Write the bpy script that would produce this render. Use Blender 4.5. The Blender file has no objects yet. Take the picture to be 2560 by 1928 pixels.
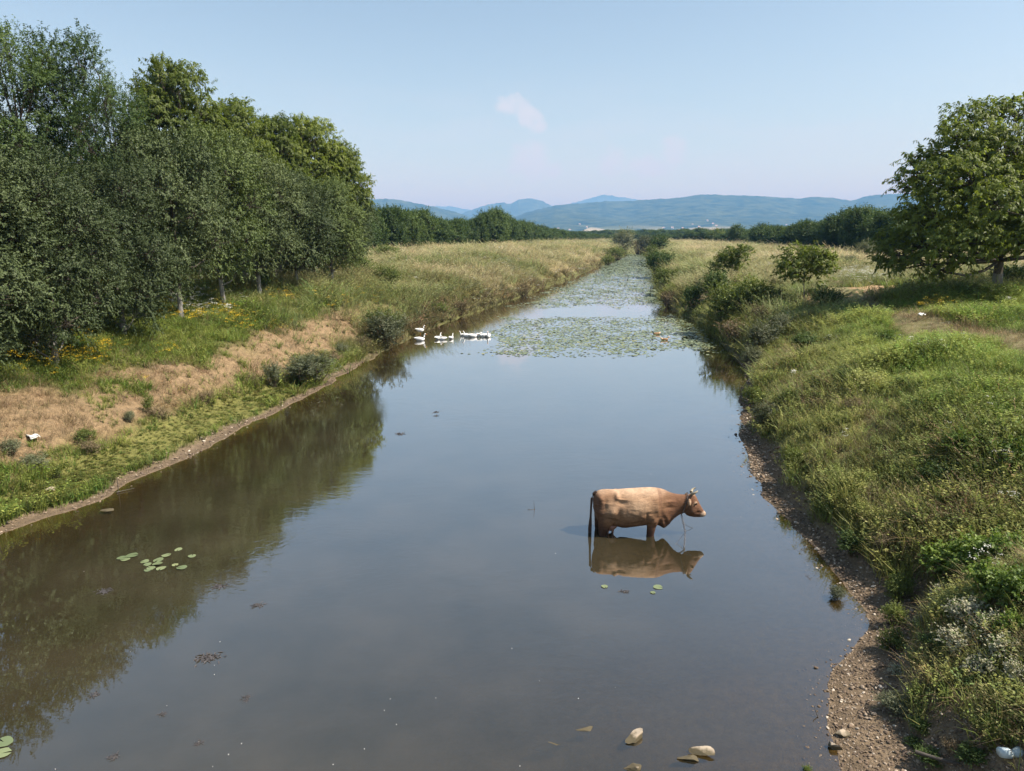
import bpy, math, random
import numpy as np
from mathutils import Vector, Matrix, Euler
R = math.radians
rng = np.random.default_rng(7)
random.seed(7)
scene = bpy.context.scene
COL = scene.collection

# ------------------------------------------------------------------ camera
F_PX, CX, CY, HOR = 1775.0, 1280.0, 964.0, 588.0
PITCH = math.atan((CY - HOR) / F_PX)
CAM_H = 6.0
cam = bpy.data.cameras.new("camera"); cam.lens = 36.0 * F_PX / 2560.0; cam.sensor_width = 36.0
cam.clip_start = 0.1; cam.clip_end = 60000.0
cam_ob = bpy.data.objects.new("camera", cam); COL.objects.link(cam_ob)
cam_ob.location = (0, 0, CAM_H); cam_ob.rotation_euler = (R(90) - PITCH, 0, 0)
scene.camera = cam_ob

# ------------------------------------------------------------------ sun, sky, exposure
SUN = Vector((0.60, -0.10, 0.79)).normalized()
SUN_EL = math.asin(SUN.z); SUN_ROT = math.atan2(SUN.x, SUN.y)
sl = bpy.data.lights.new("sun", 'SUN'); sl.energy = 4.7; sl.angle = R(0.55); sl.color = (1.0, 0.95, 0.86)
so = bpy.data.objects.new("sun", sl); COL.objects.link(so)
so.rotation_euler = SUN.to_track_quat('Z', 'Y').to_euler(); so.location = (60, -10, 80)
w = bpy.data.worlds.new("World"); scene.world = w; w.use_nodes = True
wn = w.node_tree.nodes; wl = w.node_tree.links
for n in list(wn): wn.remove(n)
def WN(t, **k):
    n = wn.new(t)
    for a, b in k.items(): setattr(n, a, b)
    return n
sky = WN('ShaderNodeTexSky', sky_type='NISHITA', sun_disc=False, sun_elevation=SUN_EL, sun_rotation=SUN_ROT,
         altitude=200, air_density=1.0, dust_density=0.55, ozone_density=1.5)
# clouds: a small cumulus tower, low faint cumulus and thin veils, fixed in direction
tc = WN('ShaderNodeTexCoord')
sep = WN('ShaderNodeSeparateXYZ'); wl.new(tc.outputs['Generated'], sep.inputs[0])
def wmath(op, a, b=None, clamp=False):
    n = WN('ShaderNodeMath', operation=op, use_clamp=clamp)
    for i, x in enumerate((a, b)):
        if x is None: continue
        if isinstance(x, (int, float)): n.inputs[i].default_value = x
        else: wl.new(x, n.inputs[i])
    return n.outputs[0]
nz = WN('ShaderNodeTexNoise'); nz.inputs['Scale'].default_value = 55; nz.inputs['Detail'].default_value = 6
nz.inputs['Roughness'].default_value = 0.6; wl.new(tc.outputs['Generated'], nz.inputs['Vector'])
nz2 = WN('ShaderNodeTexNoise'); nz2.inputs['Scale'].default_value = 5; nz2.inputs['Detail'].default_value = 5
vm = WN('ShaderNodeVectorMath', operation='MULTIPLY'); vm.inputs[1].default_value = (1, 1, 5)
wl.new(tc.outputs['Generated'], vm.inputs[0]); wl.new(vm.outputs[0], nz2.inputs['Vector'])
az = wmath('DIVIDE', sep.outputs['X'], sep.outputs['Y'])
el = wmath('DIVIDE', sep.outputs['Z'], sep.outputs['Y'])
def blob(px, py, rx, ry, rot=0.0):
    """direction mask round a cloud at this bearing / height (radians-ish tangent units)"""
    ta = (px - CX) / F_PX; tv = (CY - py) / F_PX
    dy = math.cos(PITCH) + tv * math.sin(PITCH); dz = -math.sin(PITCH) + tv * math.cos(PITCH)
    a0, e0 = ta / dy, dz / dy
    da = wmath('SUBTRACT', az, a0); de = wmath('SUBTRACT', el, e0)
    c, s = math.cos(rot), math.sin(rot)
    u = wmath('ADD', wmath('MULTIPLY', da, c), wmath('MULTIPLY', de, s))
    v = wmath('SUBTRACT', wmath('MULTIPLY', de, c), wmath('MULTIPLY', da, s))
    u = wmath('DIVIDE', u, rx / F_PX); v = wmath('DIVIDE', v, ry / F_PX)
    r2 = wmath('ADD', wmath('MULTIPLY', u, u), wmath('MULTIPLY', v, v))
    return wmath('SUBTRACT', 1.0, r2, True)
def smooth(x, lo, hi):
    m = WN('ShaderNodeMapRange', interpolation_type='SMOOTHSTEP', clamp=True)
    m.inputs['From Min'].default_value = lo; m.inputs['From Max'].default_value = hi
    wl.new(x, m.inputs['Value']); return m.outputs[0]
def cloud(blobs, lo, hi, amt):
    m = blobs[0]
    for b in blobs[1:]: m = wmath('MAXIMUM', m, b)
    x = wmath('ADD', m, wmath('MULTIPLY', wmath('SUBTRACT', nz.outputs['Fac'], 0.5), 2.2))
    return wmath('MULTIPLY', smooth(wmath('MULTIPLY', x, wmath('GREATER_THAN', m, 0.001)), lo, hi), amt)
c1 = cloud([blob(1282, 262, 50, 30), blob(1318, 290, 52, 30, -0.6), blob(1345, 318, 26, 22)], 0.0, 0.85, 0.85)
c2 = cloud([blob(1325, 402, 58, 60), blob(1340, 425, 80, 30), blob(1530, 405, 40, 45), blob(1625, 420, 70, 35), blob(1685, 385, 40, 50)], 0.0, 1.0, 0.75)
low = wmath('SUBTRACT', 1.0, wmath('ABSOLUTE', wmath('DIVIDE', wmath('SUBTRACT', el, 0.10), 0.13)), True)
veil = wmath('MULTIPLY', smooth(nz2.outputs['Fac'], 0.42, 0.75), wmath('MULTIPLY', low, 0.30))
ct = wmath('MAXIMUM', wmath('MAXIMUM', c1, c2), veil)
front = wmath('GREATER_THAN', sep.outputs['Y'], 0.05)
ct = wmath('MULTIPLY', ct, front)
tint = WN('ShaderNodeMix', data_type='RGBA', blend_type='MULTIPLY'); tint.inputs['Factor'].default_value = 1.0
wl.new(sky.outputs[0], tint.inputs[6]); tint.inputs[7].default_value = (1.09, 0.955, 0.775, 1)
mx = WN('ShaderNodeMix', data_type='RGBA'); wl.new(ct, mx.inputs['Factor'])
wl.new(tint.outputs[2], mx.inputs[6]); mx.inputs[7].default_value = (3.9, 4.05, 4.3, 1)
hzn = wmath('MULTIPLY', wmath('POWER', wmath('SUBTRACT', 1.0, wmath('DIVIDE', el, 0.30), True), 1.4), wmath('MULTIPLY', front, 0.5))
hm = WN('ShaderNodeMix', data_type='RGBA'); wl.new(hzn, hm.inputs['Factor']); wl.new(tint.outputs[2], hm.inputs[6]); hm.inputs[7].default_value = (1.75, 2.42, 2.95, 1)
wl.new(hm.outputs[2], mx.inputs[6])
bg = WN('ShaderNodeBackground'); bg.inputs['Strength'].default_value = 0.111
wl.new(mx.outputs[2], bg.inputs['Color'])
wo = WN('ShaderNodeOutputWorld'); wl.new(bg.outputs[0], wo.inputs[0])
vs = scene.view_settings; vs.view_transform = 'Standard'; vs.look = 'None'; vs.exposure = 0.93; vs.gamma = 1.0
cy = scene.cycles
cy.max_bounces = 6; cy.diffuse_bounces = 3; cy.glossy_bounces = 3; cy.transmission_bounces = 3
cy.transparent_max_bounces = 8; cy.volume_bounces = 0
cy.caustics_reflective = False; cy.caustics_refractive = False; cy.use_denoising = True
cy.sample_clamp_indirect = 4.0

# ------------------------------------------------------------------ helpers
def tag(o, label=None, cat=None, group=None, kind=None):
    if label: o['label'] = label
    if cat: o['category'] = cat
    if group: o['group'] = group
    if kind: o['kind'] = kind
    return o
def link(name, data, parent=None):
    o = bpy.data.objects.new(name, data); COL.objects.link(o)
    if parent: o.parent = parent
    return o
def empty(name, loc, rz=0.0, scale=(1, 1, 1)):
    o = bpy.data.objects.new(name, None); COL.objects.link(o); o.location = loc
    o.rotation_euler = (0, 0, rz); o.scale = scale; o.empty_display_size = 0.2
    return o
def np_mesh(name, V, faces, mats, attrs=None, smooth_=False, matidx=None):
    """faces: list of int arrays (n,k)"""
    me = bpy.data.meshes.new(name)
    V = np.asarray(V, dtype=np.float32); me.vertices.add(len(V)); me.vertices.foreach_set('co', V.ravel())
    faces = [np.asarray(f, dtype=np.int32) for f in faces if len(f)]
    nl = sum(f.size for f in faces); npoly = sum(len(f) for f in faces)
    me.loops.add(nl); me.polygons.add(npoly)
    me.loops.foreach_set('vertex_index', np.concatenate([f.ravel() for f in faces]))
    tot = np.concatenate([np.full(len(f), f.shape[1], np.int32) for f in faces])
    st = np.concatenate([[0], np.cumsum(tot)[:-1]]).astype(np.int32)
    me.polygons.foreach_set('loop_start', st)
    if smooth_: me.polygons.foreach_set('use_smooth', np.ones(npoly, bool))
    if matidx is not None: me.polygons.foreach_set('material_index', np.asarray(matidx, np.int32))
    for m in (mats if isinstance(mats, (list, tuple)) else [mats]): me.materials.append(m)
    for k, a in (attrs or {}).items():
        a = np.asarray(a, np.float32)
        if a.ndim == 1:
            at = me.attributes.new(k, 'FLOAT', 'POINT'); at.data.foreach_set('value', a)
        else:
            at = me.attributes.new(k, 'FLOAT_VECTOR', 'POINT'); at.data.foreach_set('vector', a.ravel())
    me.update(calc_edges=True)
    return me
def _hash(ix, iy, s):
    h = (ix.astype(np.int64) * 374761393 + iy.astype(np.int64) * 668265263 + s * 1442695041) & 0xffffffff
    h = ((h ^ (h >> 13)) * 1274126177) & 0xffffffff
    return ((h ^ (h >> 16)) & 0xffff) / 65535.0
def vnoise(x, y, s=0):
    x = np.asarray(x, float); y = np.asarray(y, float)
    ix = np.floor(x); iy = np.floor(y); fx = x - ix; fy = y - iy
    fx = fx * fx * (3 - 2 * fx); fy = fy * fy * (3 - 2 * fy)
    a = _hash(ix, iy, s); b = _hash(ix + 1, iy, s); c = _hash(ix, iy + 1, s); d = _hash(ix + 1, iy + 1, s)
    return (a * (1 - fx) + b * fx) * (1 - fy) + (c * (1 - fx) + d * fx) * fy
def fbm(x, y, o=4, s=0):
    t = 0; a = 0.5; n = 0
    for i in range(o):
        t = t + a * vnoise(x, y, s + i * 17); n += a; x = x * 2.03 + 11.3; y = y * 2.03 + 5.7; a *= 0.5
    return t / n
def sstep(a, b, x):
    t = np.clip((x - a) / (b - a), 0, 1); return t * t * (3 - 2 * t)
def ray(px, py):
    v = (CY - py) / F_PX
    return np.array([(px - CX) / F_PX, math.cos(PITCH) + v * math.sin(PITCH), -math.sin(PITCH) + v * math.cos(PITCH)])
def unproj(px, py, h=0.0):
    d = ray(px, py); t = (h - CAM_H) / d[2]; return np.array([0, 0, CAM_H]) + t * d
def at_dist(px, py, Y):
    d = ray(px, py); return np.array([0, 0, CAM_H]) + d * (Y / d[1])

# ------------------------------------------------------------------ materials
def mat(name):
    m = bpy.data.materials.new(name); m.use_nodes = True
    nt = m.node_tree
    for n in list(nt.nodes): nt.nodes.remove(n)
    return m, nt, nt.nodes, nt.links
def nd(nt, t, ins=None, **k):
    n = nt.nodes.new(t)
    for a, b in k.items(): setattr(n, a, b)
    for i, v in (ins or {}).items():
        if isinstance(v, bpy.types.NodeSocket): nt.links.new(v, n.inputs[i])
        else: n.inputs[i].default_value = v
    return n
def mixc(nt, fac, a, b, mode='MIX'):
    n = nt.nodes.new('ShaderNodeMix'); n.data_type = 'RGBA'; n.blend_type = mode
    for i, v in ((0, fac), (6, a), (7, b)):
        if isinstance(v, bpy.types.NodeSocket): nt.links.new(v, n.inputs[i])
        else: n.inputs[i].default_value = v if not isinstance(v, tuple) or len(v) == 4 else (*v, 1)
    return n.outputs[2]
def mth(nt, op, a, b=0.0, clamp=False):
    n = nt.nodes.new('ShaderNodeMath'); n.operation = op; n.use_clamp = clamp
    for i, v in ((0, a), (1, b)):
        if isinstance(v, bpy.types.NodeSocket): nt.links.new(v, n.inputs[i])
        else: n.inputs[i].default_value = v
    return n.outputs[0]
def mrange(nt, x, a, b, c=0.0, d=1.0):
    n = nd(nt, 'ShaderNodeMapRange', {'Value': x, 'From Min': a, 'From Max': b, 'To Min': c, 'To Max': d}); return n.outputs[0]
def noise(nt, scale, detail=4, rough=0.55, vec=None, dist=0.0):
    n = nd(nt, 'ShaderNodeTexNoise', {'Scale': scale, 'Detail': detail, 'Roughness': rough, 'Distortion': dist})
    if vec is not None: nt.links.new(vec, n.inputs['Vector'])
    return n.outputs['Fac']
def out(nt, sh): nd(nt, 'ShaderNodeOutputMaterial', {'Surface': sh})
def simple(name, col, rough=0.7, var=0.25, scale=8.0, bump=0.0, spec=0.3, col2=None, coord='Object'):
    m, nt, N, L = mat(name)
    co = nd(nt, 'ShaderNodeTexCoord').outputs[coord]
    f = noise(nt, scale, 5, 0.6, co)
    c2 = col2 or tuple(x * (1 - var) for x in col)
    c = mixc(nt, mrange(nt, f, 0.3, 0.7), col, c2)
    p = nd(nt, 'ShaderNodeBsdfPrincipled', {'Base Color': c, 'Roughness': rough, 'Specular IOR Level': spec})
    if bump:
        b = nd(nt, 'ShaderNodeBump', {'Height': noise(nt, scale * 3, 5, 0.6, co), 'Strength': bump, 'Distance': 0.02}); L.new(b.outputs[0], p.inputs['Normal'])
    out(nt, p.outputs[0]); return m
def leaf_mat(name, dark, light, old, transl=0.3, spec=0.2, rough=0.55, oldamt=0.88):
    """dark/light: leaf albedo range over the plant's own leaves; old: the few yellowed ones"""
    m, nt, N, L = mat(name)
    v = nd(nt, 'ShaderNodeAttribute', attribute_name='v').outputs['Fac']
    oi = nd(nt, 'ShaderNodeObjectInfo')
    c = mixc(nt, v, dark, light)
    c = mixc(nt, mrange(nt, v, oldamt, min(oldamt + .06, 1.0)), c, old)
    k = mrange(nt, oi.outputs['Random'], 0, 1, 0.74, 1.28)
    hs = nd(nt, 'ShaderNodeHueSaturation', {'Color': c, 'Value': k, 'Hue': mrange(nt, oi.outputs['Random'], 0, 1, 0.508, 0.492), 'Saturation': 1.0})
    p = nd(nt, 'ShaderNodeBsdfPrincipled', {'Base Color': hs.outputs[0], 'Roughness': rough, 'Specular IOR Level': spec})
    t = nd(nt, 'ShaderNodeBsdfTranslucent', {'Color': mixc(nt, 1.0, hs.outputs[0], (1.25, 1.3, 0.6, 1), 'MULTIPLY')})
    x = nd(nt, 'ShaderNodeMixShader', {0: transl, 1: p.outputs[0], 2: t.outputs[0]})
    out(nt, x.outputs[0]); return m
def grass_mat(name, transl=0.34):
    m, nt, N, L = mat(name)
    col = nd(nt, 'ShaderNodeAttribute', attribute_name='col', attribute_type='INSTANCER').outputs['Color']
    v = nd(nt, 'ShaderNodeAttribute', attribute_name='v').outputs['Fac']
    k = mrange(nt, v, 0, 1, 0.65, 1.35)
    c = mixc(nt, 1.0, col, nd(nt, 'ShaderNodeCombineColor', {0: k, 1: k, 2: k}).outputs[0], 'MULTIPLY')
    p = nd(nt, 'ShaderNodeBsdfPrincipled', {'Base Color': c, 'Roughness': 0.55, 'Specular IOR Level': 0.25})
    t = nd(nt, 'ShaderNodeBsdfTranslucent', {'Color': c})
    x = nd(nt, 'ShaderNodeMixShader', {0: transl, 1: p.outputs[0], 2: t.outputs[0]})
    out(nt, x.outputs[0]); return m
M = {}
M['grass'] = grass_mat('grass_blades')
M['walnut'] = leaf_mat('walnut_leaves', (0.066, 0.096, 0.024), (0.200, 0.240, 0.056), (0.28, 0.20, 0.05), 0.46, 0.22, 0.5, 0.95)
M['plum'] = leaf_mat('plum_leaves', (0.036, 0.056, 0.022), (0.112, 0.142, 0.056), (0.20, 0.18, 0.06), 0.12, 0.2, 0.55, 0.97)
M['greenplum'] = leaf_mat('green_plum_leaves', (0.042, 0.068, 0.022), (0.128, 0.168, 0.052), (0.22, 0.21, 0.06), 0.15, 0.2, 0.55, 0.97)
M['locust'] = leaf_mat('locust_leaves', (0.044, 0.076, 0.026), (0.115, 0.168, 0.052), (0.18, 0.20, 0.06), 0.30, 0.2, 0.55, 0.98)
M['hedge'] = leaf_mat('hedge_leaves', (0.034, 0.060, 0.016), (0.100, 0.145, 0.040), (0.14, 0.13, 0.05), 0.25, 0.2, 0.55, 0.96)
M['lime'] = leaf_mat('young_leaves', (0.06, 0.095, 0.015), (0.15, 0.20, 0.035), (0.20, 0.22, 0.05), 0.4, 0.3, 0.5, 0.97)
M['shrub'] = leaf_mat('shrub_leaves', (0.065, 0.092, 0.024), (0.175, 0.210, 0.056), (0.24, 0.20, 0.08), 0.30, 0.2, 0.55, 0.94)
M['greyshrub'] = leaf_mat('grey_green_leaves', (0.075, 0.09, 0.045), (0.20, 0.215, 0.125), (0.26, 0.21, 0.12), 0.22, 0.3, 0.55, 0.86)
M['dryshrub'] = leaf_mat('withered_leaves', (0.10, 0.075, 0.045), (0.27, 0.21, 0.12), (0.10, 0.12, 0.04), 0.15, 0.2, 0.6, 0.85)
M['bramble'] = leaf_mat('bramble_leaves', (0.060, 0.100, 0.018), (0.170, 0.245, 0.044), (0.26, 0.26, 0.07), 0.30, 0.25, 0.5, 0.97)
M['dusty'] = leaf_mat('dusty_leaves', (0.24, 0.24, 0.16), (0.62, 0.57, 0.42), (0.11, 0.16, 0.05), 0.2, 0.2, 0.6, 0.58)
M['white'] = simple('white_petals', (0.62, 0.62, 0.54), 0.7, 0.2)
M['yellow'] = simple('yellow_petals', (0.62, 0.42, 0.02), 0.7, 0.25)
M['plastic'] = simple('white_plastic', (0.62, 0.72, 0.74), 0.35, 0.2, 20)
M['paper'] = simple('white_paper', (0.75, 0.74, 0.70), 0.7, 0.12, 20)
M['horn'] = simple('horn', (0.44, 0.38, 0.27), 0.45, 0.4, 12)
M['eye'] = simple('dark_eye', (0.012, 0.010, 0.008), 0.15, 0.1)
M['udder'] = simple('udder_skin', (0.36, 0.19, 0.14), 0.55, 0.35, 10, 0.3)
M['tailhair'] = simple('tail_hair', (0.075, 0.045, 0.032), 0.7, 0.4, 30, 0.5)
M['chain'] = simple('rusty_iron', (0.16, 0.15, 0.15), 0.5, 0.4, 60, 0.2)
M['feather'] = simple('white_feathers', (0.86, 0.85, 0.82), 0.7, 0.06, 14)
M['bill'] = simple('orange_bill', (0.75, 0.28, 0.05), 0.45, 0.2, 30)
M['duckbrown'] = simple('brown_feathers', (0.36, 0.22, 0.11), 0.7, 0.5, 18, col2=(0.14, 0.08, 0.04))
M['duckdark'] = simple('dark_feathers', (0.03, 0.04, 0.035), 0.5, 0.3, 18)
M['duckbuff'] = simple('buff_feathers', (0.72, 0.52, 0.32), 0.7, 0.2, 18)
M['debris'] = simple('wet_weed', (0.045, 0.042, 0.04), 0.5, 0.5, 30, 0.4, col2=(0.11, 0.10, 0.10))
M['twig'] = simple('dead_twig', (0.10, 0.085, 0.07), 0.8, 0.4, 30)
M['wall'] = simple('house_plaster', (0.78, 0.76, 0.70), 0.8, 0.1, 0.5)
M['roof'] = simple('house_roof', (0.48, 0.36, 0.30), 0.8, 0.25, 0.8)

def bark(name, c1, c2, lime=0.0):
    m, nt, N, L = mat(name)
    co = nd(nt, 'ShaderNodeTexCoord').outputs['Object']
    mp = nd(nt, 'ShaderNodeMapping', {'Vector': co, 'Scale': (9, 9, 1.6)}).outputs[0]
    f = noise(nt, 2.0, 6, 0.65, mp)
    c = mixc(nt, mrange(nt, f, 0.3, 0.7), c1, c2)
    if lime:
        z = nd(nt, 'ShaderNodeSeparateXYZ', {0: co}).outputs[2]
        e = mth(nt, 'ADD', z, mth(nt, 'MULTIPLY', noise(nt, 3.0, 4, 0.6, co), 0.5))
        k = mth(nt, 'MULTIPLY', mrange(nt, e, lime + .28, lime + .20), mrange(nt, f, 0.42, 0.5, 0.45, 1.0))
        c = mixc(nt, k, c, (0.235, 0.225, 0.205, 1))
    p = nd(nt, 'ShaderNodeBsdfPrincipled', {'Base Color': c, 'Roughness': 0.85, 'Specular IOR Level': 0.2})
    b = nd(nt, 'ShaderNodeBump', {'Height': f, 'Strength': 0.7, 'Distance': 0.04}); L.new(b.outputs[0], p.inputs['Normal'])
    out(nt, p.outputs[0]); return m
M['bark'] = bark('bark', (0.13, 0.105, 0.08, 1), (0.05, 0.04, 0.032, 1))
M['limebark'] = bark('limewashed_bark', (0.13, 0.11, 0.085, 1), (0.05, 0.042, 0.035, 1), 1.1)
M['stem'] = bark('shrub_stems', (0.16, 0.125, 0.085, 1), (0.07, 0.055, 0.04, 1))

# ------------------------------------------------------------------ the canal and its banks
S = 2560.0 / 2212.0
LEFT_PX = [(-330, 1262), (0, 1152), (100, 1118), (200, 1085), (280, 1045), (400, 995), (480, 955), (560, 905), (640, 868), (690, 845),
           (730, 818), (790, 783), (845, 752), (905, 722), (950, 702), (1010, 680), (1085, 655), (1150, 632), (1200, 612), (1260, 590), (1290, 575), (1350, 553)]
RIGHT_PX = [(2112, 1928), (2098, 1870), (2084, 1808), (2065, 1724), (2079, 1674), (2129, 1613), (2165, 1568), (2145, 1512), (2123, 1473), (2084, 1423),
            (2028, 1362), (1984, 1317), (1917, 1245), (1884, 1189), (1864, 1122), (1850, 1056), (1856, 982), (1869, 951), (1860, 915), (1795, 850),
            (1743, 806), (1687, 775), (1656, 752), (1641, 704), (1624, 660), (1613, 640)]
lp = np.array([unproj(x * S, y * S) for x, y in LEFT_PX]); rp = np.array([unproj(x, y) for x, y in RIGHT_PX])
lp = lp[np.argsort(lp[:, 1])]; rp = rp[np.argsort(rp[:, 1])]
LY = np.concatenate([[-60], lp[:, 1], [250, 300, 420, 20000]]); LX = np.concatenate([[lp[0, 0] - 1.0], lp[:, 0], [37, 46, 70, 2800]])
RY = np.concatenate([[-60, 2.0], rp[:, 1], [250, 300, 420, 20000]]); RX = np.concatenate([[3.2, 3.6], rp[:, 0], [45.5, 53, 76, 2806]])
def wob(y, s): return (vnoise(y * 0.9, 0 * y + s, 3) - 0.5) * 0.35 + (vnoise(y * 3.1, 0 * y + s, 5) - 0.5) * 0.16
def xl(y): return np.interp(y, LY, LX) + wob(y, 1.5)
def xr(y): return np.interp(y, RY, RX) + wob(y, 9.5) * 0.8
def prof(d, near, far, k): return np.interp(d, *near) * (1 - k) + np.interp(d, *far) * k
L_NEAR = ([0, .5, 1.6, 2.3, 3.6, 6, 10, 20, 60], [0, .07, .27, .62, 1.45, 2.25, 2.95, 3.15, 3.3])
L_FAR = ([0, .3, 1, 2, 4, 8, 14, 30], [0, .28, .8, 1.3, 2.1, 2.9, 3.2, 3.35])
R_NEAR = ([0, .9, 1.15, 1.5, 2.2, 4, 6.3, 9, 30], [0, .13, .42, .78, 1.1, 1.95, 2.75, 3.0, 3.05])
R_MID = ([0, .42, .62, 1.0, 1.7, 3.6, 6.0, 8.7, 30], [0, .07, .36, .74, 1.1, 1.95, 2.75, 3.0, 3.05])
R_FAR = ([0, .25, .7, 1.5, 4, 7, 12], [0, .35, .9, 1.35, 2.2, 2.85, 3.05])
def terrain(x, y):
    x = np.asarray(x, float); y = np.asarray(y, float)
    a = xl(y); b = xr(y); dl = a - x; dr = x - b
    k = sstep(28, 55, y)
    hl = prof(np.maximum(dl, 0), L_NEAR, L_FAR, k); km = sstep(10.5, 13, y); hr = prof(np.maximum(dr, 0), R_NEAR, R_MID, km); kf = sstep(20, 34, y); hr = hr * (1 - kf) + kf * np.interp(np.maximum(dr, 0), *R_FAR)
    soil = sstep(9.5, 7.0, y)                      # trodden low corner by the bridge
    hr = hr * (1 - 0.25 * soil * sstep(3.5, 1.0, dr))
    de = np.minimum(-dl, -dr)                      # distance inside the water
    bed = -np.interp(np.maximum(de, 0), [0, .5, 2, 4, 7], [0, .05, .20, .42, .62])
    shallow = sstep(13, 8, y) * sstep(-6, 2, x)
    bed = bed * (1 - 0.55 * shallow)
    h = np.where(dl > 0, hl, np.where(dr > 0, hr, bed))
    d = np.maximum(np.maximum(dl, dr), 0)
    rough = sstep(0.4, 3.0, d)
    h = h + rough * ((fbm(x * 0.45, y * 0.45, 3, 2) - .5) * 0.55 + (fbm(x * 1.9, y * 1.9, 3, 8) - .5) * 0.22)
    h = h + sstep(0.05, 0.8, d) * (fbm(x * 2.7, y * 2.7, 2, 31) - .5) * 0.10
    h = h + np.where(d <= 0, (fbm(x * 1.3, y * 1.3, 3, 77) - .5) * 0.16 * sstep(0.2, 1.5, de), 0)
    end = sstep(262, 300, y)
    return h * (1 - end) + end * (3.2 + (fbm(x * .01, y * .01, 2, 4) - .5) * 0.4)
def th(x, y): return float(terrain(np.array([x]), np.array([y]))[0])
def ground_at(px, py, lo=4.0, hi=420.0):
    """first point of the ground along a sight line"""
    d = ray(px, py); Y = np.geomspace(lo, hi, 4000); t = Y / d[1]
    X = t * d[0]; Z = CAM_H + t * d[2]; g = terrain(X, Y) - Z
    i = np.argmax(g > 0)
    if not (g > 0).any(): i = len(Y) - 1
    return np.array([X[i], Y[i], float(terrain(X[i:i + 1], Y[i:i + 1])[0])])

rows = np.concatenate([np.arange(-14, 3, 0.8), np.arange(3, 34, 0.2), np.arange(34, 70, 0.45), np.geomspace(70, 320, 130), np.geomspace(335, 19000, 60)])
dbank = np.concatenate([np.arange(0, 3, 0.1), np.arange(3, 8, 0.2), np.arange(8, 22, 0.5), np.geomspace(22, 16000, 70)])
mid = np.concatenate([[.006, .015, .03, .05, .075], np.linspace(.1, .9, 28), [.925, .95, .97, .985, .994]])
YY = rows[:, None]
XL = xl(rows)[:, None]; XR = xr(rows)[:, None]
GX = np.concatenate([XL - dbank[::-1][None, :], XL + (XR - XL) * mid[None, :], XR + dbank[None, :]], axis=1)
GY = np.repeat(YY, GX.shape[1], axis=1)
GZ = terrain(GX.ravel(), GY.ravel()).reshape(GX.shape)
def grid_faces(r, c):
    i = np.arange(r - 1)[:, None] * c + np.arange(c - 1)[None, :]
    return np.stack([i, i + 1, i + c + 1, i + c], -1).reshape(-1, 4)

# what grows where ---------------------------------------------------------------
PATH = np.array([unproj(2560, 850, 3.0), unproj(2400, 802, 3.0), unproj(2255, 776, 3.0), unproj(2130, 757, 3.0)])
PATH_Y = np.array([-14, 6, 16, 20, 25, 31, 40, 60, 120, 260]); PATH_X = np.array([15.5, 15.2, 14.9, 14.8, 14.9, 15.6, 18.5, 24, 38, 70])
def path_d(x, y): return np.abs(x - np.interp(y, PATH_Y, PATH_X))
BARE = [(18.8, 39.0, 4.4, 3.6), (22.0, 42.0, 4.2, 2.4), (12.8, 62, 2.2, 5), (15.5, 78, 2.5, 8), (20, 110, 3, 14), (5.0, 6.0, 1.0, 0.8), (14.6, 55, 1.2, 3)]
def bare_w(x, y):
    b = np.zeros_like(x)
    for bx, by, rx, ry in BARE:
        r = np.hypot((x - bx) / rx, (y - by) / ry) + (fbm(x * .9, y * .9, 3, 12) - .5) * 0.9
        b = np.maximum(b, sstep(1.1, 0.6, r))
    return b
def zones(x, y):
    """soil/plant zone weights on the ground: dict of arrays"""
    a = xl(y); b = xr(y); dl = a - x; dr = x - b
    n = fbm(x * .5, y * .5, 4, 40) - .5; n2 = fbm(x * .16, y * .12, 3, 60) - .5
    left = dl > dr; d = np.maximum(dl, dr)
    near = sstep(46, 30, y)
    z = {}
    gl = sstep(.62, .30, d + n * .7); gr = (sstep(1.35, .9, d + n * .4) * sstep(13, 10.5, y) + sstep(.85, .45, d + n * .5) * sstep(10.5, 13, y)) * near + 0
    gr = np.maximum(gr, sstep(9.0, 7.2, y) * sstep(1.9, 1.2, d + n))
    z['gravel'] = np.where(left, gl * near + 0, gr)
    ml = sstep(.25, .6, d + n * .6) * sstep(2.5, 1.6, d + n * 1.8) * sstep(34, 27, y)
    mr = sstep(.4, .6, d + n * .4) * sstep(1.3, .9, d + n) * sstep(26, 22, y) * sstep(13, 15, y)
    z['moss'] = np.where(left, ml, mr) * (1 - z['gravel'] * .7)
    tl = sstep(1.5, 2.1, d + n * 1.0) * np.clip(sstep(4.7, 3.3, d + n * 2.6 + n2 * 1.5) + .45 * sstep(6.5, 4.5, d + n * 3) * sstep(.46, .6, fbm(x * .6, y * .6, 3, 62)) * sstep(30, 20, y), 0, 1) * sstep(52, 38, y)
    tr = sstep(.7, 1.2, d) * sstep(4.6, 2.4, d + n * 3.0 + n2 * 2) * sstep(40, 25, y) * .5
    z['tan'] = np.where(left, tl, tr)
    dry = sstep(40, 70, y + n2 * 30) * sstep(-.12, .22, n2 + .1 + n * .5)
    z['dry'] = np.where(left, dry * sstep(.5, 1.2, d), dry * sstep(5, 7.5, d))
    z['path'] = sstep(1.5, .8, path_d(x, y) + n * .8) * (dr > 5.5) * sstep(70, 40, y)
    z['bare'] = bare_w(x, y)
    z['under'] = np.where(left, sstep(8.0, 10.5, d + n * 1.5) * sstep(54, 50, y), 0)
    z['d'] = d; z['left'] = left; z['n'] = n; z['n2'] = n2
    return z
Zg = zones(GX.ravel(), GY.ravel())
def lerpc(c, w_, col): return c * (1 - w_[:, None]) + np.array(col)[None, :] * w_[:, None]
n_ = Zg['n']
gc = np.tile(np.array([0.125, 0.125, 0.045]), (GX.size, 1)) * (1 + n_[:, None] * .8)
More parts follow.
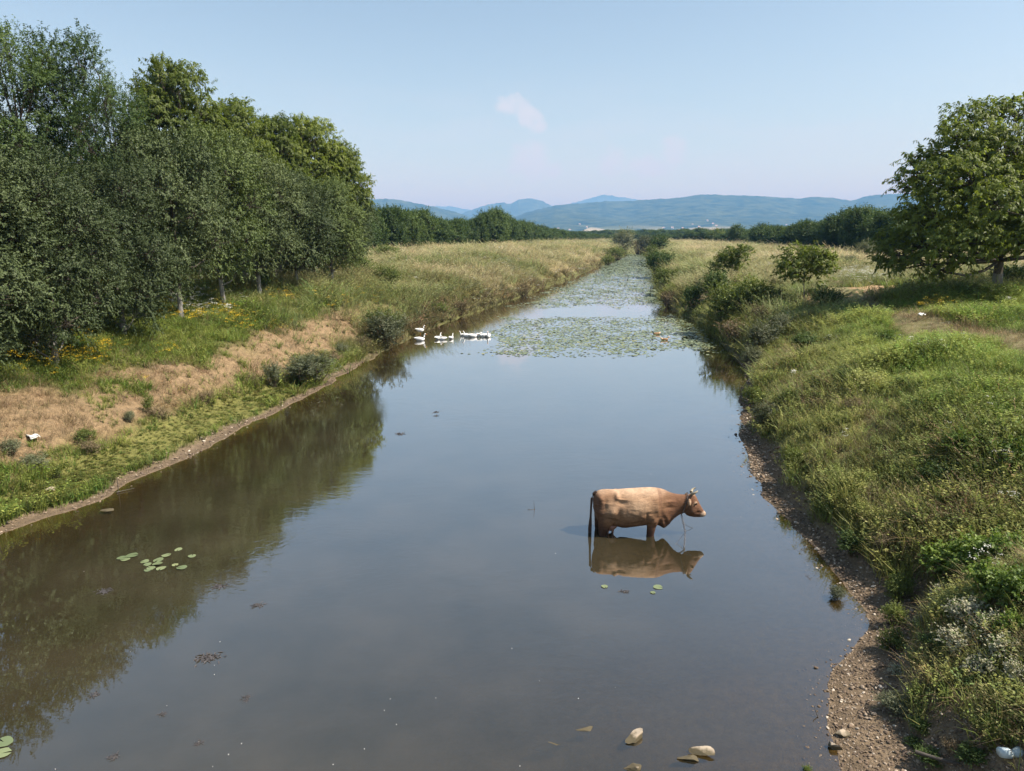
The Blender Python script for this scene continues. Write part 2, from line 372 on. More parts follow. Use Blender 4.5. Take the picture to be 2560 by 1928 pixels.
gc = lerpc(gc, Zg['dry'], (0.27, 0.22, 0.115)); gc = lerpc(gc, Zg['tan'], (0.235, 0.165, 0.095))
gc = lerpc(gc, Zg['moss'] * .8, (0.17, 0.165, 0.05)); gc = lerpc(gc, Zg['path'], (0.27, 0.215, 0.125))
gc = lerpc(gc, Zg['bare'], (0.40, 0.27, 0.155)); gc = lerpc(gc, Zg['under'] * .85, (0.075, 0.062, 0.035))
gc = lerpc(gc, Zg['gravel'], (0.175, 0.130, 0.085)); gc = gc * (1 - .35 * sstep(.45, .05, np.maximum(Zg['d'], 0)) * (Zg['d'] > 0))[:, None]
inw = (np.maximum(Zg['d'], -9) < 0).astype(float)
gc = lerpc(gc, inw, (0.125, 0.098, 0.055))
far = sstep(300, 420, GY.ravel()); fp = vnoise(GX.ravel() / 260, GY.ravel() / 420, 91)
gc = lerpc(gc, sstep(240, 258, GY.ravel()), (0.13, 0.13, 0.05)); gc = lerpc(gc, far * sstep(.45, .6, fp), (0.09, 0.105, 0.04)); gc = lerpc(gc, far * sstep(.42, .3, fp), (0.24, 0.20, 0.10))
m, nt, N, L = mat('ground')
at = nd(nt, 'ShaderNodeAttribute', attribute_name='gcol').outputs['Color']
co = nd(nt, 'ShaderNodeTexCoord').outputs['Object']
f1 = noise(nt, 7.0, 7, 0.68, co); f2 = noise(nt, 0.9, 4, 0.6, co); f3 = noise(nt, 45, 3, 0.6, co)
c = mixc(nt, 1.0, at, nd(nt, 'ShaderNodeCombineColor', {0: mrange(nt, f1, .25, .75, .55, 1.4), 1: mrange(nt, f1, .25, .75, .56, 1.38), 2: mrange(nt, f1, .25, .75, .58, 1.32)}).outputs[0], 'MULTIPLY')
c = mixc(nt, 1.0, c, nd(nt, 'ShaderNodeCombineColor', {0: mrange(nt, f3, .3, .7, .8, 1.2), 1: mrange(nt, f3, .3, .7, .8, 1.2), 2: mrange(nt, f3, .3, .7, .8, 1.2)}).outputs[0], 'MULTIPLY')
p = nd(nt, 'ShaderNodeBsdfPrincipled', {'Base Color': c, 'Roughness': 0.92, 'Specular IOR Level': 0.15})
hh = mth(nt, 'ADD', f1, mth(nt, 'MULTIPLY', f3, 0.35))
b = nd(nt, 'ShaderNodeBump', {'Height': hh, 'Strength': 0.6, 'Distance': 0.09}); L.new(b.outputs[0], p.inputs['Normal'])
out(nt, p.outputs[0]); M['ground'] = m
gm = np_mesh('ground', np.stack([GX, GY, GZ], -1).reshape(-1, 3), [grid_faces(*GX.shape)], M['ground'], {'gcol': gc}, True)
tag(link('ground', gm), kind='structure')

# worn field track on top of the right bank: a sheet lying on the ground
ty = np.concatenate([np.arange(4, 40, .3), np.arange(40, 70, 1)]); tx = np.interp(ty, PATH_Y, PATH_X)
off = np.linspace(-1.25, 1.25, 11)
wv = 1 + (vnoise(ty * .7, ty * 0, 5) - .5) * .5
PX_ = tx[:, None] + off[None, :] * wv[:, None]; PY_ = np.repeat(ty[:, None], 11, 1)
PZ_ = terrain(PX_.ravel(), PY_.ravel()).reshape(PX_.shape) + 0.03 - 0.05 * (np.abs(off) / 1.25)[None, :] ** 4
M['path'] = simple('dry_track_soil', (0.225, 0.195, 0.105), 0.95, 0.35, 3.0, 0.6, 0.1, (0.13, 0.13, 0.05))
tag(link('path', np_mesh('path', np.stack([PX_, PY_, PZ_], -1).reshape(-1, 3), [grid_faces(*PX_.shape)], M['path'], smooth_=True)), kind='structure')

# ------------------------------------------------------------------ water
wr = rows[(rows < 300)]
wm = np.concatenate([[-.12, -.05], [0, .01, .02, .035, .05, .075], np.linspace(.1, .9, 24), [.925, .95, .965, .98, .99, 1.0], [1.05, 1.12]])
wxl = xl(wr)[:, None]; wxr = xr(wr)[:, None]
WX = wxl + (wxr - wxl) * wm[None, :]; WY = np.repeat(wr[:, None], len(wm), 1)
dep = np.maximum(-terrain(WX.ravel(), WY.ravel()), 0)
m, nt, N, L = mat('canal_water')
op = nd(nt, 'ShaderNodeAttribute', attribute_name='depth').outputs['Fac']
co = nd(nt, 'ShaderNodeTexCoord').outputs['Object']
mp = nd(nt, 'ShaderNodeMapping', {'Vector': co, 'Scale': (1.0, 1.9, 1), 'Rotation': (0, 0, R(-14))}).outputs[0]
n1 = noise(nt, 2.2, 3, 0.5, mp, 0.4); n2 = noise(nt, 9.0, 2, 0.5, mp, 0.2); patch = noise(nt, 0.16, 3, 0.55, co)
# ring ripples spreading from the shallow on the left and by the near right
def ring(cx_, cy_, k_, r0, r1):
    v = nd(nt, 'ShaderNodeVectorMath', {0: co, 1: (cx_, cy_, 0)}, operation='SUBTRACT').outputs[0]
    r = nd(nt, 'ShaderNodeVectorMath', {0: v}, operation='LENGTH').outputs['Value']
    s = mth(nt, 'SINE', mth(nt, 'MULTIPLY', mth(nt, 'ADD', r, mth(nt, 'MULTIPLY', n1, .9)), k_))
    e = mth(nt, 'MULTIPLY', mrange(nt, r, r1, r1 * .5), mrange(nt, r, r0, r0 + .4))
    return mth(nt, 'MULTIPLY', s, e)
rc = unproj(690 * S, 1200 * S); rc2 = unproj(1480 * S, 1400 * S); rc3 = unproj(262 * S, 1300 * S)
rings = mth(nt, 'ADD', mth(nt, 'MULTIPLY', ring(rc[0], rc[1], 22, .3, 3.2), .05), mth(nt, 'ADD', mth(nt, 'MULTIPLY', ring(rc2[0], rc2[1], 16, .5, 2.6), .025), mth(nt, 'MULTIPLY', ring(rc3[0], rc3[1], 26, .1, 1.0), .07)))
amp = mrange(nt, patch, .42, .62, .10, 1.0)
hgt = mth(nt, 'ADD', mth(nt, 'MULTIPLY', mth(nt, 'ADD', mth(nt, 'MULTIPLY', n1, 0.9), mth(nt, 'MULTIPLY', n2, .28)), amp), rings)
bmp = nd(nt, 'ShaderNodeBump', {'Height': hgt, 'Strength': 0.36, 'Distance': 0.010}).outputs[0]
fac = nd(nt, 'ShaderNodeLayerWeight', {'Blend': 0.5, 'Normal': bmp}).outputs['Facing']
fr = mth(nt, 'ADD', mth(nt, 'MULTIPLY', mth(nt, 'POWER', fac, 1.92), .97), .025, True)
murkn = noise(nt, 0.55, 5, 0.6, co)
mk = mixc(nt, mrange(nt, murkn, .35, .65), (0.036, 0.031, 0.016, 1), (0.058, 0.048, 0.028, 1))
mur = nd(nt, 'ShaderNodeBsdfDiffuse', {'Color': mk})
tr = nd(nt, 'ShaderNodeBsdfTransparent', {'Color': (0.62, 0.55, 0.36, 1)})
opq = mth(nt, 'SUBTRACT', 1.0, mth(nt, 'POWER', 2.718, mth(nt, 'MULTIPLY', op, -4.2)), True)
und = nd(nt, 'ShaderNodeMixShader', {0: opq, 1: tr.outputs[0], 2: mur.outputs[0]})
gls = nd(nt, 'ShaderNodeBsdfGlossy', {'Color': (1, 1, 1, 1), 'Roughness': 0.012, 'Normal': bmp})
wsh = nd(nt, 'ShaderNodeMixShader', {0: fr, 1: und.outputs[0], 2: gls.outputs[0]})
out(nt, wsh.outputs[0]); M['water'] = m
tag(link('water', np_mesh('water', np.stack([WX, WY, WX * 0], -1).reshape(-1, 3), [grid_faces(*WX.shape)], M['water'], {'depth': dep}, True)), kind='structure')
#@@PART2
# ------------------------------------------------------------------ hills
def hill_mat():
    m, nt, N, L = mat('wooded_hillside')
    co = nd(nt, 'ShaderNodeTexCoord').outputs['Object']
    f = noise(nt, 0.010, 6, 0.65, co); g = noise(nt, 0.0022, 4, 0.6, co)
    c = mixc(nt, mrange(nt, f, .35, .65), (0.010, 0.022, 0.010, 1), (0.075, 0.092, 0.034, 1))
    lo = nd(nt, 'ShaderNodeAttribute', attribute_name='t').outputs['Fac']
    vor = nd(nt, 'ShaderNodeTexVoronoi', {'Scale': 0.0045, 'Vector': nd(nt, 'ShaderNodeMapping', {'Vector': co, 'Scale': (1, .45, 1)}).outputs[0]})
    vc = nd(nt, 'ShaderNodeSeparateColor', {0: vor.outputs['Color']})
    fld = mth(nt, 'MULTIPLY', mth(nt, 'GREATER_THAN', vc.outputs[0], .55), mrange(nt, mth(nt, 'ADD', lo, mth(nt, 'MULTIPLY', g, .35)), .52, .40))
    fc = mixc(nt, vc.outputs[1], (0.10, 0.13, 0.05, 1), (0.36, 0.32, 0.20, 1))
    c = mixc(nt, fld, c, fc)
    p = nd(nt, 'ShaderNodeBsdfDiffuse', {'Color': c})
    b = nd(nt, 'ShaderNodeBump', {'Height': f, 'Strength': 1.0, 'Distance': 22.0}); L.new(b.outputs[0], p.inputs['Normal'])
    out(nt, p.outputs[0]); return m
M['hill'] = hill_mat()
HILLF = {}
def hill(name, ridge, D0, D, D1, seed, base=3.0, spur=1.0):
    """ridge: (px, py) of its crest in the photograph at 2212 wide; D0 foot, D crest, D1 back"""
    rx = np.array([q[0] for q in ridge]) * S; ry = np.array([q[1] for q in ridge]) * S
    az0 = (rx - CX) / F_PX; hz = np.array([at_dist(x, y, D)[2] for x, y in zip(rx, ry)])
    azs = np.linspace(az0[0] / math.cos(PITCH), az0[-1] / math.cos(PITCH), 260); ts = np.concatenate([np.linspace(0, 1, 44), np.linspace(1.06, 1.6, 9)])
    hh = np.interp(azs, az0 / math.cos(PITCH), hz)
    # soften the crest polyline and give it tree-top roughness
    k = np.array([1, 3, 4, 3, 1]) / 12; hp = np.pad(hh, 2, 'edge'); hh = np.convolve(hp, k, 'valid')
    hh = hh + (fbm(azs * 300, azs * 0 + seed, 3, seed) - .5) * D * 0.0022
    T, A = np.meshgrid(ts, azs, indexing='ij')
    Dd = np.where(T <= 1, D0 + (D - D0) * T, D + (D1 - D) * (T - 1) / .6)
    X = A * Dd; Y = Dd
    sh = np.where(T <= 1, (0.06 * T + .94 * T ** 1.5), 1 - ((T - 1) / .6) ** 1.5)
    n = fbm(X / 900, Y / 2600, 4, seed + 3) - .5
    Z = base + (hh[None, :] - base) * sh * (1 + spur * n * 1.1 * np.sin(np.clip(T, 0, 1) * math.pi))
    Z = np.minimum(Z, CAM_H + (hh[None, :] - CAM_H) * Dd / D * np.where(T < .97, .96, 1.0))
    Z = np.where(T > 1.55, -20, Z)
    me = np_mesh(name, np.stack([X, Y, Z], -1).reshape(-1, 3), [grid_faces(*X.shape)], M['hill'], {'t': T.ravel()}, True)
    tag(link(name, me), kind='structure')
    def at(x, y):
        a = x / y; t = (y - D0) / (D - D0); i = np.argmin(np.abs(azs - a)); j = np.argmin(np.abs(ts - t)); return float(Z[j, i])
    HILLF[name] = at
hill('wooded_ridge', [(1060, 500), (1105, 470), (1150, 455), (1200, 443), (1240, 440), (1300, 435), (1350, 434), (1440, 428), (1500, 420), (1600, 423), (1690, 429),
      (1720, 425), (1760, 427), (1800, 434), (1830, 423), (1870, 420), (1930, 418), (2060, 420), (2250, 426), (2420, 440)], 3400, 6200, 8200, 11)
hill('near_hill', [(420, 470), (560, 446), (700, 431), (795, 430), (860, 430), (900, 437), (960, 450), (1000, 461), (1035, 476), (1070, 500)], 3800, 6000, 8000, 21)
hill('middle_hill', [(900, 480), (985, 470), (1020, 455), (1060, 441), (1085, 437), (1102, 441), (1118, 431), (1140, 428), (1165, 433), (1190, 446), (1240, 462), (1300, 478)], 7000, 9500, 11500, 31, spur=.5)
hill('distant_hill', [(1150, 462), (1200, 447), (1240, 436), (1290, 421), (1320, 424), (1350, 430), (1410, 440), (1480, 452)], 11000, 13500, 16000, 41, spur=.4)
hill('low_distant_hill', [(860, 452), (940, 446), (985, 446), (1010, 452), (1080, 462), (1160, 470)], 12500, 14500, 16500, 51, spur=.4)

# ------------------------------------------------------------------ haze: one even body of air over the plain
hb = bpy.data.meshes.new('haze')
x0, x1, y0, y1, z0, z1 = -17500, 17500, -700, 17800, -22, 640
hb.from_pydata([(x, y, z) for x in (x0, x1) for y in (y0, y1) for z in (z0, z1)], [], [(0, 1, 3, 2), (4, 6, 7, 5), (0, 4, 5, 1), (2, 3, 7, 6), (0, 2, 6, 4), (1, 5, 7, 3)])
m, nt, N, L = mat('haze_air')
pv = nd(nt, 'ShaderNodeVolumePrincipled', {'Color': (0.205, 0.52, 0.98, 1), 'Absorption Color': (0.45, 0.20, 0.0, 1), 'Density': 1.55e-4, 'Anisotropy': 0.0})
nd(nt, 'ShaderNodeOutputMaterial', {'Volume': pv.outputs[0]}); hb.materials.append(m)
HAZE = tag(link('haze', hb), kind='stuff')

# ------------------------------------------------------------------ plant building blocks
def unit(v): return v / np.maximum(np.linalg.norm(v, axis=-1, keepdims=True), 1e-9)
def leaf_quads(P, D, Nn, Lh, Wd, fold=0.15):
    Sd = unit(np.cross(D, Nn)); Nn = np.cross(Sd, D)
    Lh = np.broadcast_to(np.asarray(Lh, float), (len(P),))[:, None]; Wd = np.broadcast_to(np.asarray(Wd, float), (len(P),))[:, None]
    c = P + D * Lh * .45
    V = np.stack([P, c + Sd * Wd * .5 + Nn * Wd * fold, P + D * Lh - Nn * Lh * .12, c - Sd * Wd * .5 + Nn * Wd * fold], 1).reshape(-1, 3)
    F = np.arange(len(P) * 4).reshape(-1, 4)
    return V, F
def tube(pts, rad, k=6):
    pts = np.asarray(pts, float); rad = np.asarray(rad, float)
    d = unit(np.gradient(pts, axis=0)); ref = np.where(np.abs(d[:, 2:3]) > .9, np.array([[1., 0, 0]]), np.array([[0, 0, 1.]]))
    u = unit(np.cross(d, ref)); v = np.cross(d, u)
    a = np.arange(k) / k * 2 * math.pi
    V = pts[:, None, :] + rad[:, None, None] * (np.cos(a)[None, :, None] * u[:, None, :] + np.sin(a)[None, :, None] * v[:, None, :])
    n = len(pts); i = np.arange(n - 1)[:, None] * k + np.arange(k)[None, :]; j = np.arange(n - 1)[:, None] * k + (np.arange(k)[None, :] + 1) % k
    F = np.stack([i, j, j + k, i + k], -1).reshape(-1, 4)
    return V.reshape(-1, 3), F
def join(parts):
    Vs, Fs, o = [], [], 0
    for V, F in parts: Vs.append(V); Fs.append(F + o); o += len(V)
    return np.concatenate(Vs), np.concatenate(Fs)
def bent(a, b, n, sag, g):
    t = np.linspace(0, 1, n)[:, None]; a = np.asarray(a, float); b = np.asarray(b, float)
    p = a * (1 - t) + b * t; L_ = np.linalg.norm(b - a)
    off = g.normal(size=3) * L_ * sag
    return p + np.sin(t * math.pi) * off
def sph(n, g):
    return unit(g.normal(size=(n, 3)))
def foliage(lobes, ntw, per, LL, LW, twl, droop, g, up=.25, shell=.55, rag=.5, axis_out=.7, floor=None, flat=.8):
    lob = np.array(lobes, float)
    wt = (lob[:, 3] * lob[:, 4] * lob[:, 5]) ** (2 / 3); wt /= wt.sum()
    i = g.choice(len(lob), ntw, p=wt); u = sph(ntw, g)
    u[:, 2] = np.where(u[:, 2] < -.55, -u[:, 2] * .6, u[:, 2]); u = unit(u)
    rr = (1 - shell) + shell * g.random(ntw) ** .6
    rg = 1 + rag * (vnoise(u[:, 0] * 2.6 + i * 7.1, u[:, 1] * 2.6 + u[:, 2] * 3.3 + i * 3.7, 5) - .55) + rag * .35 * g.normal(size=ntw)
    P = lob[i, :3] + u * lob[i, 3:6] * (rr * np.clip(rg, .3, 1.5))[:, None]
    cen = (lob[:, :3] * wt[:, None]).sum(0); o2 = unit(P - cen)
    T = unit(u * axis_out * .5 + o2 * axis_out * .5 + np.array([0, 0, up]) + g.normal(size=(ntw, 3)) * .45)
    tl = twl * (0.6 + .8 * g.random(ntw))
    n = ntw * per; k = np.repeat(np.arange(ntw), per); t = np.tile((np.arange(per) + .5) / per, ntw)
    Tk = T[k]; az_ = g.random(n) * 2 * math.pi
    pr = unit(np.cross(Tk, np.array([0, 0, 1.]) + g.normal(size=(n, 3)) * .1)); pr2 = np.cross(Tk, pr)
    sd = pr * np.cos(az_)[:, None] + pr2 * np.sin(az_)[:, None] * .6
    base = P[k] + Tk * (t * tl[k])[:, None] - np.array([0, 0, 1.]) * (droop * .35 * (t ** 2) * tl[k])[:, None]
    D = unit(Tk * .55 + sd * .8 + np.array([0, 0, -droop]) + g.normal(size=(n, 3)) * .15)
    Nn = unit(np.array([0, 0, flat * .7]) + u[k] * .75 + o2[k] * .2 + g.normal(size=(n, 3)) * .36)
    sz = .7 + .6 * g.random(n)
    if floor is not None: base[:, 2] = np.maximum(base[:, 2], floor + .05)
    V, F = leaf_quads(base, D, Nn, LL * sz, LW * sz)
    lv = g.random(len(lob)); v = np.clip(.30 * lv[i[k]] + .30 * np.repeat(g.random(ntw), per) + .40 * g.random(n), 0, 1)
    return V, F, np.repeat(v, 4), P, lob, i
def make_tree(kind, seed, H, Rr, base, nl, lr, ntw, per, LL, LW, twl, droop, leafm, barkm, trunk_r, lobes=None, squash=1.0, lean=(0, 0), up=.25, rag=.5, shell=.55, taper=.55):
    g = np.random.default_rng(seed)
    hc = (H + base) / 2
    if lobes is None:
        lobes = [(lean[0] * .5, lean[1] * .5, hc, Rr * .55, Rr * .55, (H - base) * .36)]
        u = sph(nl, g); ga = math.pi * (3 - 5 ** .5)
        for q in range(nl):
            z = 1 - 2 * (q + .5) / nl; a = ga * q + g.random() * .8
            s = math.sqrt(1 - z * z); prof_ = 1 - taper * max(z, 0) * .35
            rr = .62 + .22 * g.random()
            c = (math.cos(a) * s * Rr * rr * prof_ + lean[0] * (z * .5 + .5), math.sin(a) * s * Rr * rr * prof_ + lean[1] * (z * .5 + .5), hc + z * (H - base) * .40)
            k = lr * (.75 + .5 * g.random()); lobes.append((*c, k, k, k * .82 * squash))
    V, F, v, P, lob, li = foliage(lobes, ntw, per, LL, LW, twl, droop, g, up, shell, rag)
    crown = np_mesh(kind + '_crown', V, [F], leafm, {'v': v})
    top = np.array([lean[0] * .6, lean[1] * .6, H * .80])
    tz = np.linspace(0, 1, 10); tp = np.array([0, 0, -.25])[None] * (1 - tz)[:, None] + top[None] * tz[:, None]
    tp[:, :2] += np.stack([np.sin(tz * 5 + seed) * .16, np.cos(tz * 4 + seed * 2) * .14], -1) * (tz * (1 - tz) * 4)[:, None] * Rr * .25
    tr_ = trunk_r * (1 - tz * .82); tr_[0] *= 1.35; tr_[1] *= 1.05
    parts = [tube(tp, tr_, 9)]
    zt = lambda z_: np.array([np.interp(z_, tp[:, 2], tp[:, j]) for j in range(3)])
    for q, l in enumerate(lob):
        c = l[:3]; s0 = zt(max(base * .75 + .1, min(c[2] - Rr * .30, H * .6)))
        r0 = trunk_r * .34
        parts.append(tube(bent(s0, c, 6, .13, g), np.linspace(r0, r0 * .3, 6), 5))
        mem = np.where(li == q)[0]
        for e in mem[:: max(1, len(mem) // 16)]:
            parts.append(tube(bent(c + (s0 - c) * g.random() * .35, P[e], 4, .08, g), np.linspace(r0 * .32, r0 * .07, 4), 3))
    tV, tF = join(parts)
    trunk = np_mesh(kind + '_trunk', tV, [tF], barkm, smooth_=True)
    return dict(crown=crown, trunk=trunk, H=H, R=Rr, kind=kind)
def plant_tree(pr, name, x, y, h, r, label, cat='tree', group=None, rz=None, z=None, dz=0.0):
    z0 = th(x, y) if z is None else z
    e = empty(name, (x, y, z0 - .02 + dz), random.random() * 6.28 if rz is None else rz, (r / pr['R'], r / pr['R'], h / pr['H']))
    tag(e, label, cat, group)
    link('crown', pr['crown'], e); link('trunk', pr['trunk'], e)
    return e

# ------------------------------------------------------------------ trees
WAL = [make_tree('walnut', 101 + i, 10, 3.0, 3.2, 24, 1.05, 2900, 13, .19, .08, .45, .7, M['walnut'], M['limebark'], .17, rag=.3, shell=.5, taper=.3) for i in range(3)]
PLUM = [make_tree('plum', 201 + i, 6.5, 2.9, 1.0, 15, 1.0, 4000, 15, .10, .05, .5, .35, (M['plum'], M['greenplum'], M['plum'])[i], M['limebark'], .14, squash=1.05, rag=.4, shell=.4, taper=.1) for i in range(3)]
PLOW = [make_tree('low_plum', 231 + i, 6.5, 2.9, .2, 18, 1.0, 5000, 17, .085, .044, .5, .35, M['plum'], M['limebark'], .14, squash=1.05, rag=.4, shell=.4, taper=.1) for i in range(2)]
LOC = [make_tree('locust', 301 + i, 11, 2.3, 3.0, 15, .74, 1350, 20, .12, .05, .6, .35, M['locust'], M['bark'], .15, squash=1.1, rag=.4, shell=.6, taper=.2) for i in range(2)]
HED = [make_tree('hedge', 401 + i, 6, 2.5, .1, 14, 1.0, 1050, 8, .30, .13, .8, .15, M['hedge'], M['bark'], .14, squash=1.15, up=.6, rag=.8) for i in range(4)]
def px_tree(pr, name, px, ytop, Y, hw, label, group=None, cat='tree', rz=None, hmin=.5):
    """px, ytop, hw at 2212 wide: bearing, crown top, half width; Y: distance"""
    t = at_dist(px * S, ytop * S, Y); dep_ = Y / math.cos(PITCH) * .99
    z = th(t[0], Y); h = max(t[2] - z, hmin); r = hw * S / F_PX * dep_ * math.cos(PITCH)
    return plant_tree(pr, name, t[0], Y, h * (1.04 if Y < 70 else .95), r, label, cat, group, rz)
G1 = 'trees of the orchard on the left bank'
lab = 'tree'
px_tree(LOC[0], 'locust_tree', 8, 52, 31, 95, 'tall airy locust tree cut by the left edge of the photo, above the dark plums', G1)
px_tree(LOC[1], 'locust_tree', 142, 64, 33, 92, 'tall feathery locust tree with a bare reddish trunk showing, highest of the left bank', G1)
px_tree(LOC[0], 'locust_tree', 232, 160, 30, 72, 'shorter dense locust tree between the tallest locust and the walnut', G1, rz=2.0)
px_tree(WAL[0], 'walnut_tree', 366, 150, 43, 98, 'walnut tree with a rounded top standing clear of its neighbours left of the canal', G1)
px_tree(WAL[1], 'walnut_tree', 500, 230, 46, 92, 'walnut tree with brownish drooping leaves, next one right of the tallest walnut', G1)
px_tree(WAL[2], 'walnut_tree', 585, 262, 49, 70, 'small topped walnut tree behind the plum crowns, fourth from the meadow end', G1)
px_tree(WAL[0], 'walnut_tree', 662, 268, 52, 82, 'brown tinged walnut tree second from the meadow end of the orchard', G1, rz=4.0)
px_tree(WAL[1], 'walnut_tree', 735, 318, 53.5, 62, 'walnut tree with forked limewashed trunk at the meadow end of the orchard', G1, rz=1.0)
G2 = 'plum trees along the front of the orchard'
px_tree(PLOW[0], 'plum_tree', -150, 310, 19, 200, 'dark plum tree mostly outside the left edge, nearest to the viewer', G2)
px_tree(PLOW[1], 'plum_tree', 60, 340, 21.5, 150, 'dark plum tree with foliage down to the ground at the left edge', G2)
px_tree(PLOW[0], 'plum_tree', 225, 365, 26, 130, 'grey green plum tree with foliage to the ground above the dark gap', G2)
px_tree(PLUM[0], 'plum_tree', 355, 300, 30, 125, 'big plum tree right of the dark gap, in front of the tallest walnut', G2, rz=1.3)
px_tree(PLUM[1], 'plum_tree', 455, 300, 35, 112, 'bright topped plum tree in the middle of the front row', G2, rz=4.2)
px_tree(PLUM[2], 'plum_tree', 540, 345, 39, 100, 'plum tree leaning over the pair of limewashed trunks', G2, rz=2.7)
px_tree(PLUM[0], 'plum_tree', 625, 385, 43, 88, 'grey tinged plum tree third from the meadow end of the front row', G2, rz=5.2)
px_tree(PLUM[1], 'plum_tree', 705, 400, 47.5, 78, 'plum tree with slim limewashed trunk near the meadow end', G2, rz=.4)
px_tree(PLUM[2], 'plum_tree', 752, 420, 53, 52, 'last small plum tree of the front row beside the open meadow', G2, rz=3.3)
# second rank behind, closing the view through the orchard
for q, (px, yt, Y, hw) in enumerate([(-60, 250, 33, 170), (120, 300, 38, 140), (290, 330, 41, 130), (430, 340, 47, 120), (560, 390, 54, 100), (660, 420, 60, 90), (330, 420, 52, 150), (120, 420, 50, 160), (520, 470, 62, 110), (-80, 380, 45, 200)]):
    px_tree(PLOW[q % 2], 'orchard_tree', px, yt, Y, hw, 'shaded orchard tree standing in the rank behind the front plums', 'shaded trees of the rear orchard rank', rz=q * 1.1)
# bare limewashed trunks under the crowns
def trunk_post(px, py, hpx, label):
    g = ground_at(px * S, py * S); hh = hpx * S / F_PX * g[1]
    V, F = join([tube(bent((0, 0, -.2), (.06, .05, hh), 7, .02, rng), np.linspace(.15, .085, 7), 9), tube(bent((.05, .04, hh * .85), (.55, .1, hh * 1.5), 5, .05, rng), np.linspace(.07, .03, 5), 6),
                 tube(bent((.05, .04, hh * .85), (-.45, .25, hh * 1.5), 5, .05, rng), np.linspace(.07, .03, 5), 6)])
    o = link('tree_trunk', np_mesh('tree_trunk', V, [F], M['limebark'], smooth_=True)); o.location = g; o.rotation_euler.z = random.random() * 6
    tag(o, label, 'trunk', 'limewashed trunks under the orchard crowns')
for a in [(433, 612, 62, 'pale limewashed trunk left of the close pair of trunks'), (480, 622, 75, 'thickest limewashed trunk of the close pair below the plum crowns'),
          (473, 600, 60, 'thinner trunk just behind the thickest limewashed trunk'), (530, 618, 40, 'short limewashed trunk next right of the close pair'),
          (597, 598, 20, 'stubby pale trunk among the tall weeds by the white flowers'), (645, 596, 45, 'slim pale trunk left of the two meadow end trunks'),
          (680, 594, 55, 'straight limewashed trunk second from the open meadow')]:
    trunk_post(*a)

# walnut on the right: lobes after the crown in the photograph
g0 = ground_at(2483, 741); WY0 = g0[1]; wx0 = g0[0]
def wl_(px, py, r_, dy=0.0):
    t = at_dist(px, py, WY0 + dy); return (t[0] - wx0, dy, t[2] - g0[2], r_, r_ * 1.05, r_ * .85)
lobes = [wl_(2480, 470, 2.6), wl_(2480, 540, 2.4, -1.0), wl_(2440, 600, 1.2, -2.2), wl_(2520, 600, 1.1, -2.4), wl_(2420, 310, 1.0), wl_(2480, 290, .9, .3), wl_(2545, 285, 1.0), wl_(2610, 300, 1.2), wl_(2385, 345, .95, -1), wl_(2440, 370, 1.3, -1.2), wl_(2520, 370, 1.4, -1.6),
         wl_(2345, 385, .8, .4), wl_(2310, 410, .75), wl_(2290, 440, .6, -.6), wl_(2350, 450, 1.2, -1.5), wl_(2420, 450, 1.4, -2.6), wl_(2265, 470, .62, .6), wl_(2245, 610, .95), wl_(2285, 560, 1.0, -1.0), wl_(2330, 530, 1.2, -2.0),
         wl_(2240, 640, .8, -.8), wl_(2285, 665, .85, -1.2), wl_(2330, 690, .75, .3), wl_(2350, 640, 1.1, -2.4), wl_(2410, 600, 1.3, -3.2), wl_(2390, 655, .85, -1.8), wl_(2560, 600, 1.2, -2.8),
         wl_(2500, 520, 1.5, -3.6), wl_(2580, 560, 1.5, -3.0), wl_(2600, 450, 1.7, -2), wl_(2680, 400, 1.6), wl_(2720, 520, 1.7, -1), wl_(2690, 640, 1.4, -1), wl_(2760, 620, 1.2, 1),
         wl_(2360, 560, 1.4, 2.0), wl_(2450, 430, 1.7, 2.4), wl_(2560, 420, 1.9, 2.6), wl_(2650, 560, 1.9, 2.4), wl_(2220, 655, .5, .2), wl_(2275, 405, .4), wl_(2305, 470, .8, 1)]
bigw = make_tree('right_walnut', 555, 9.2, 5.4, 2.1, 0, 1, 5200, 13, .185, .078, .45, .8, M['walnut'], M['limebark'], .24, lobes=lobes, lean=(.9, .2), rag=.55, shell=.5)
e = empty('walnut_tree', tuple(g0)); tag(e, 'large spreading walnut tree casting shade beside the field track on the right bank', 'tree')
link('crown', bigw['crown'], e); link('trunk', bigw['trunk'], e)
# two young walnuts
def young(seed, px, pyb, pyt, hwpx, label, th_, bare_):
    g = ground_at(px * S, pyb * S, 12); dep_ = g[1]
    hh = (pyb - pyt) * S / F_PX * dep_; r = hwpx * S / F_PX * dep_
    gg = np.random.default_rng(seed); lob = []
    for q in range(11):
        a = q * 2.4 + gg.random(); rr = r * (.35 + .4 * gg.random()) * (0 if q == 0 else 1)
        z = hh * (bare_ + (1 - bare_) * (.15 + .72 * gg.random())); k = r * (.26 + .16 * gg.random()); lob.append((math.cos(a) * rr, math.sin(a) * rr, z, k, k, k * .8))
    t = make_tree('young_walnut', seed, hh, r, hh * bare_, 0, 1, 360, 11, .20, .082, .38, .55, M['walnut'], M['limebark'], th_, lobes=lob)
    e = empty('walnut_sapling', tuple(g)); tag(e, label, 'sapling', 'young walnuts on the right bank'); link('crown', t['crown'], e); link('trunk', t['trunk'], e)
young(71, 1736, 655, 534, 66, 'young round headed walnut with a slim pale trunk on the right bank', .045, .30)
young(72, 1580, 612, 530, 44, 'small loose walnut sapling farther along the right bank', .035, .2)

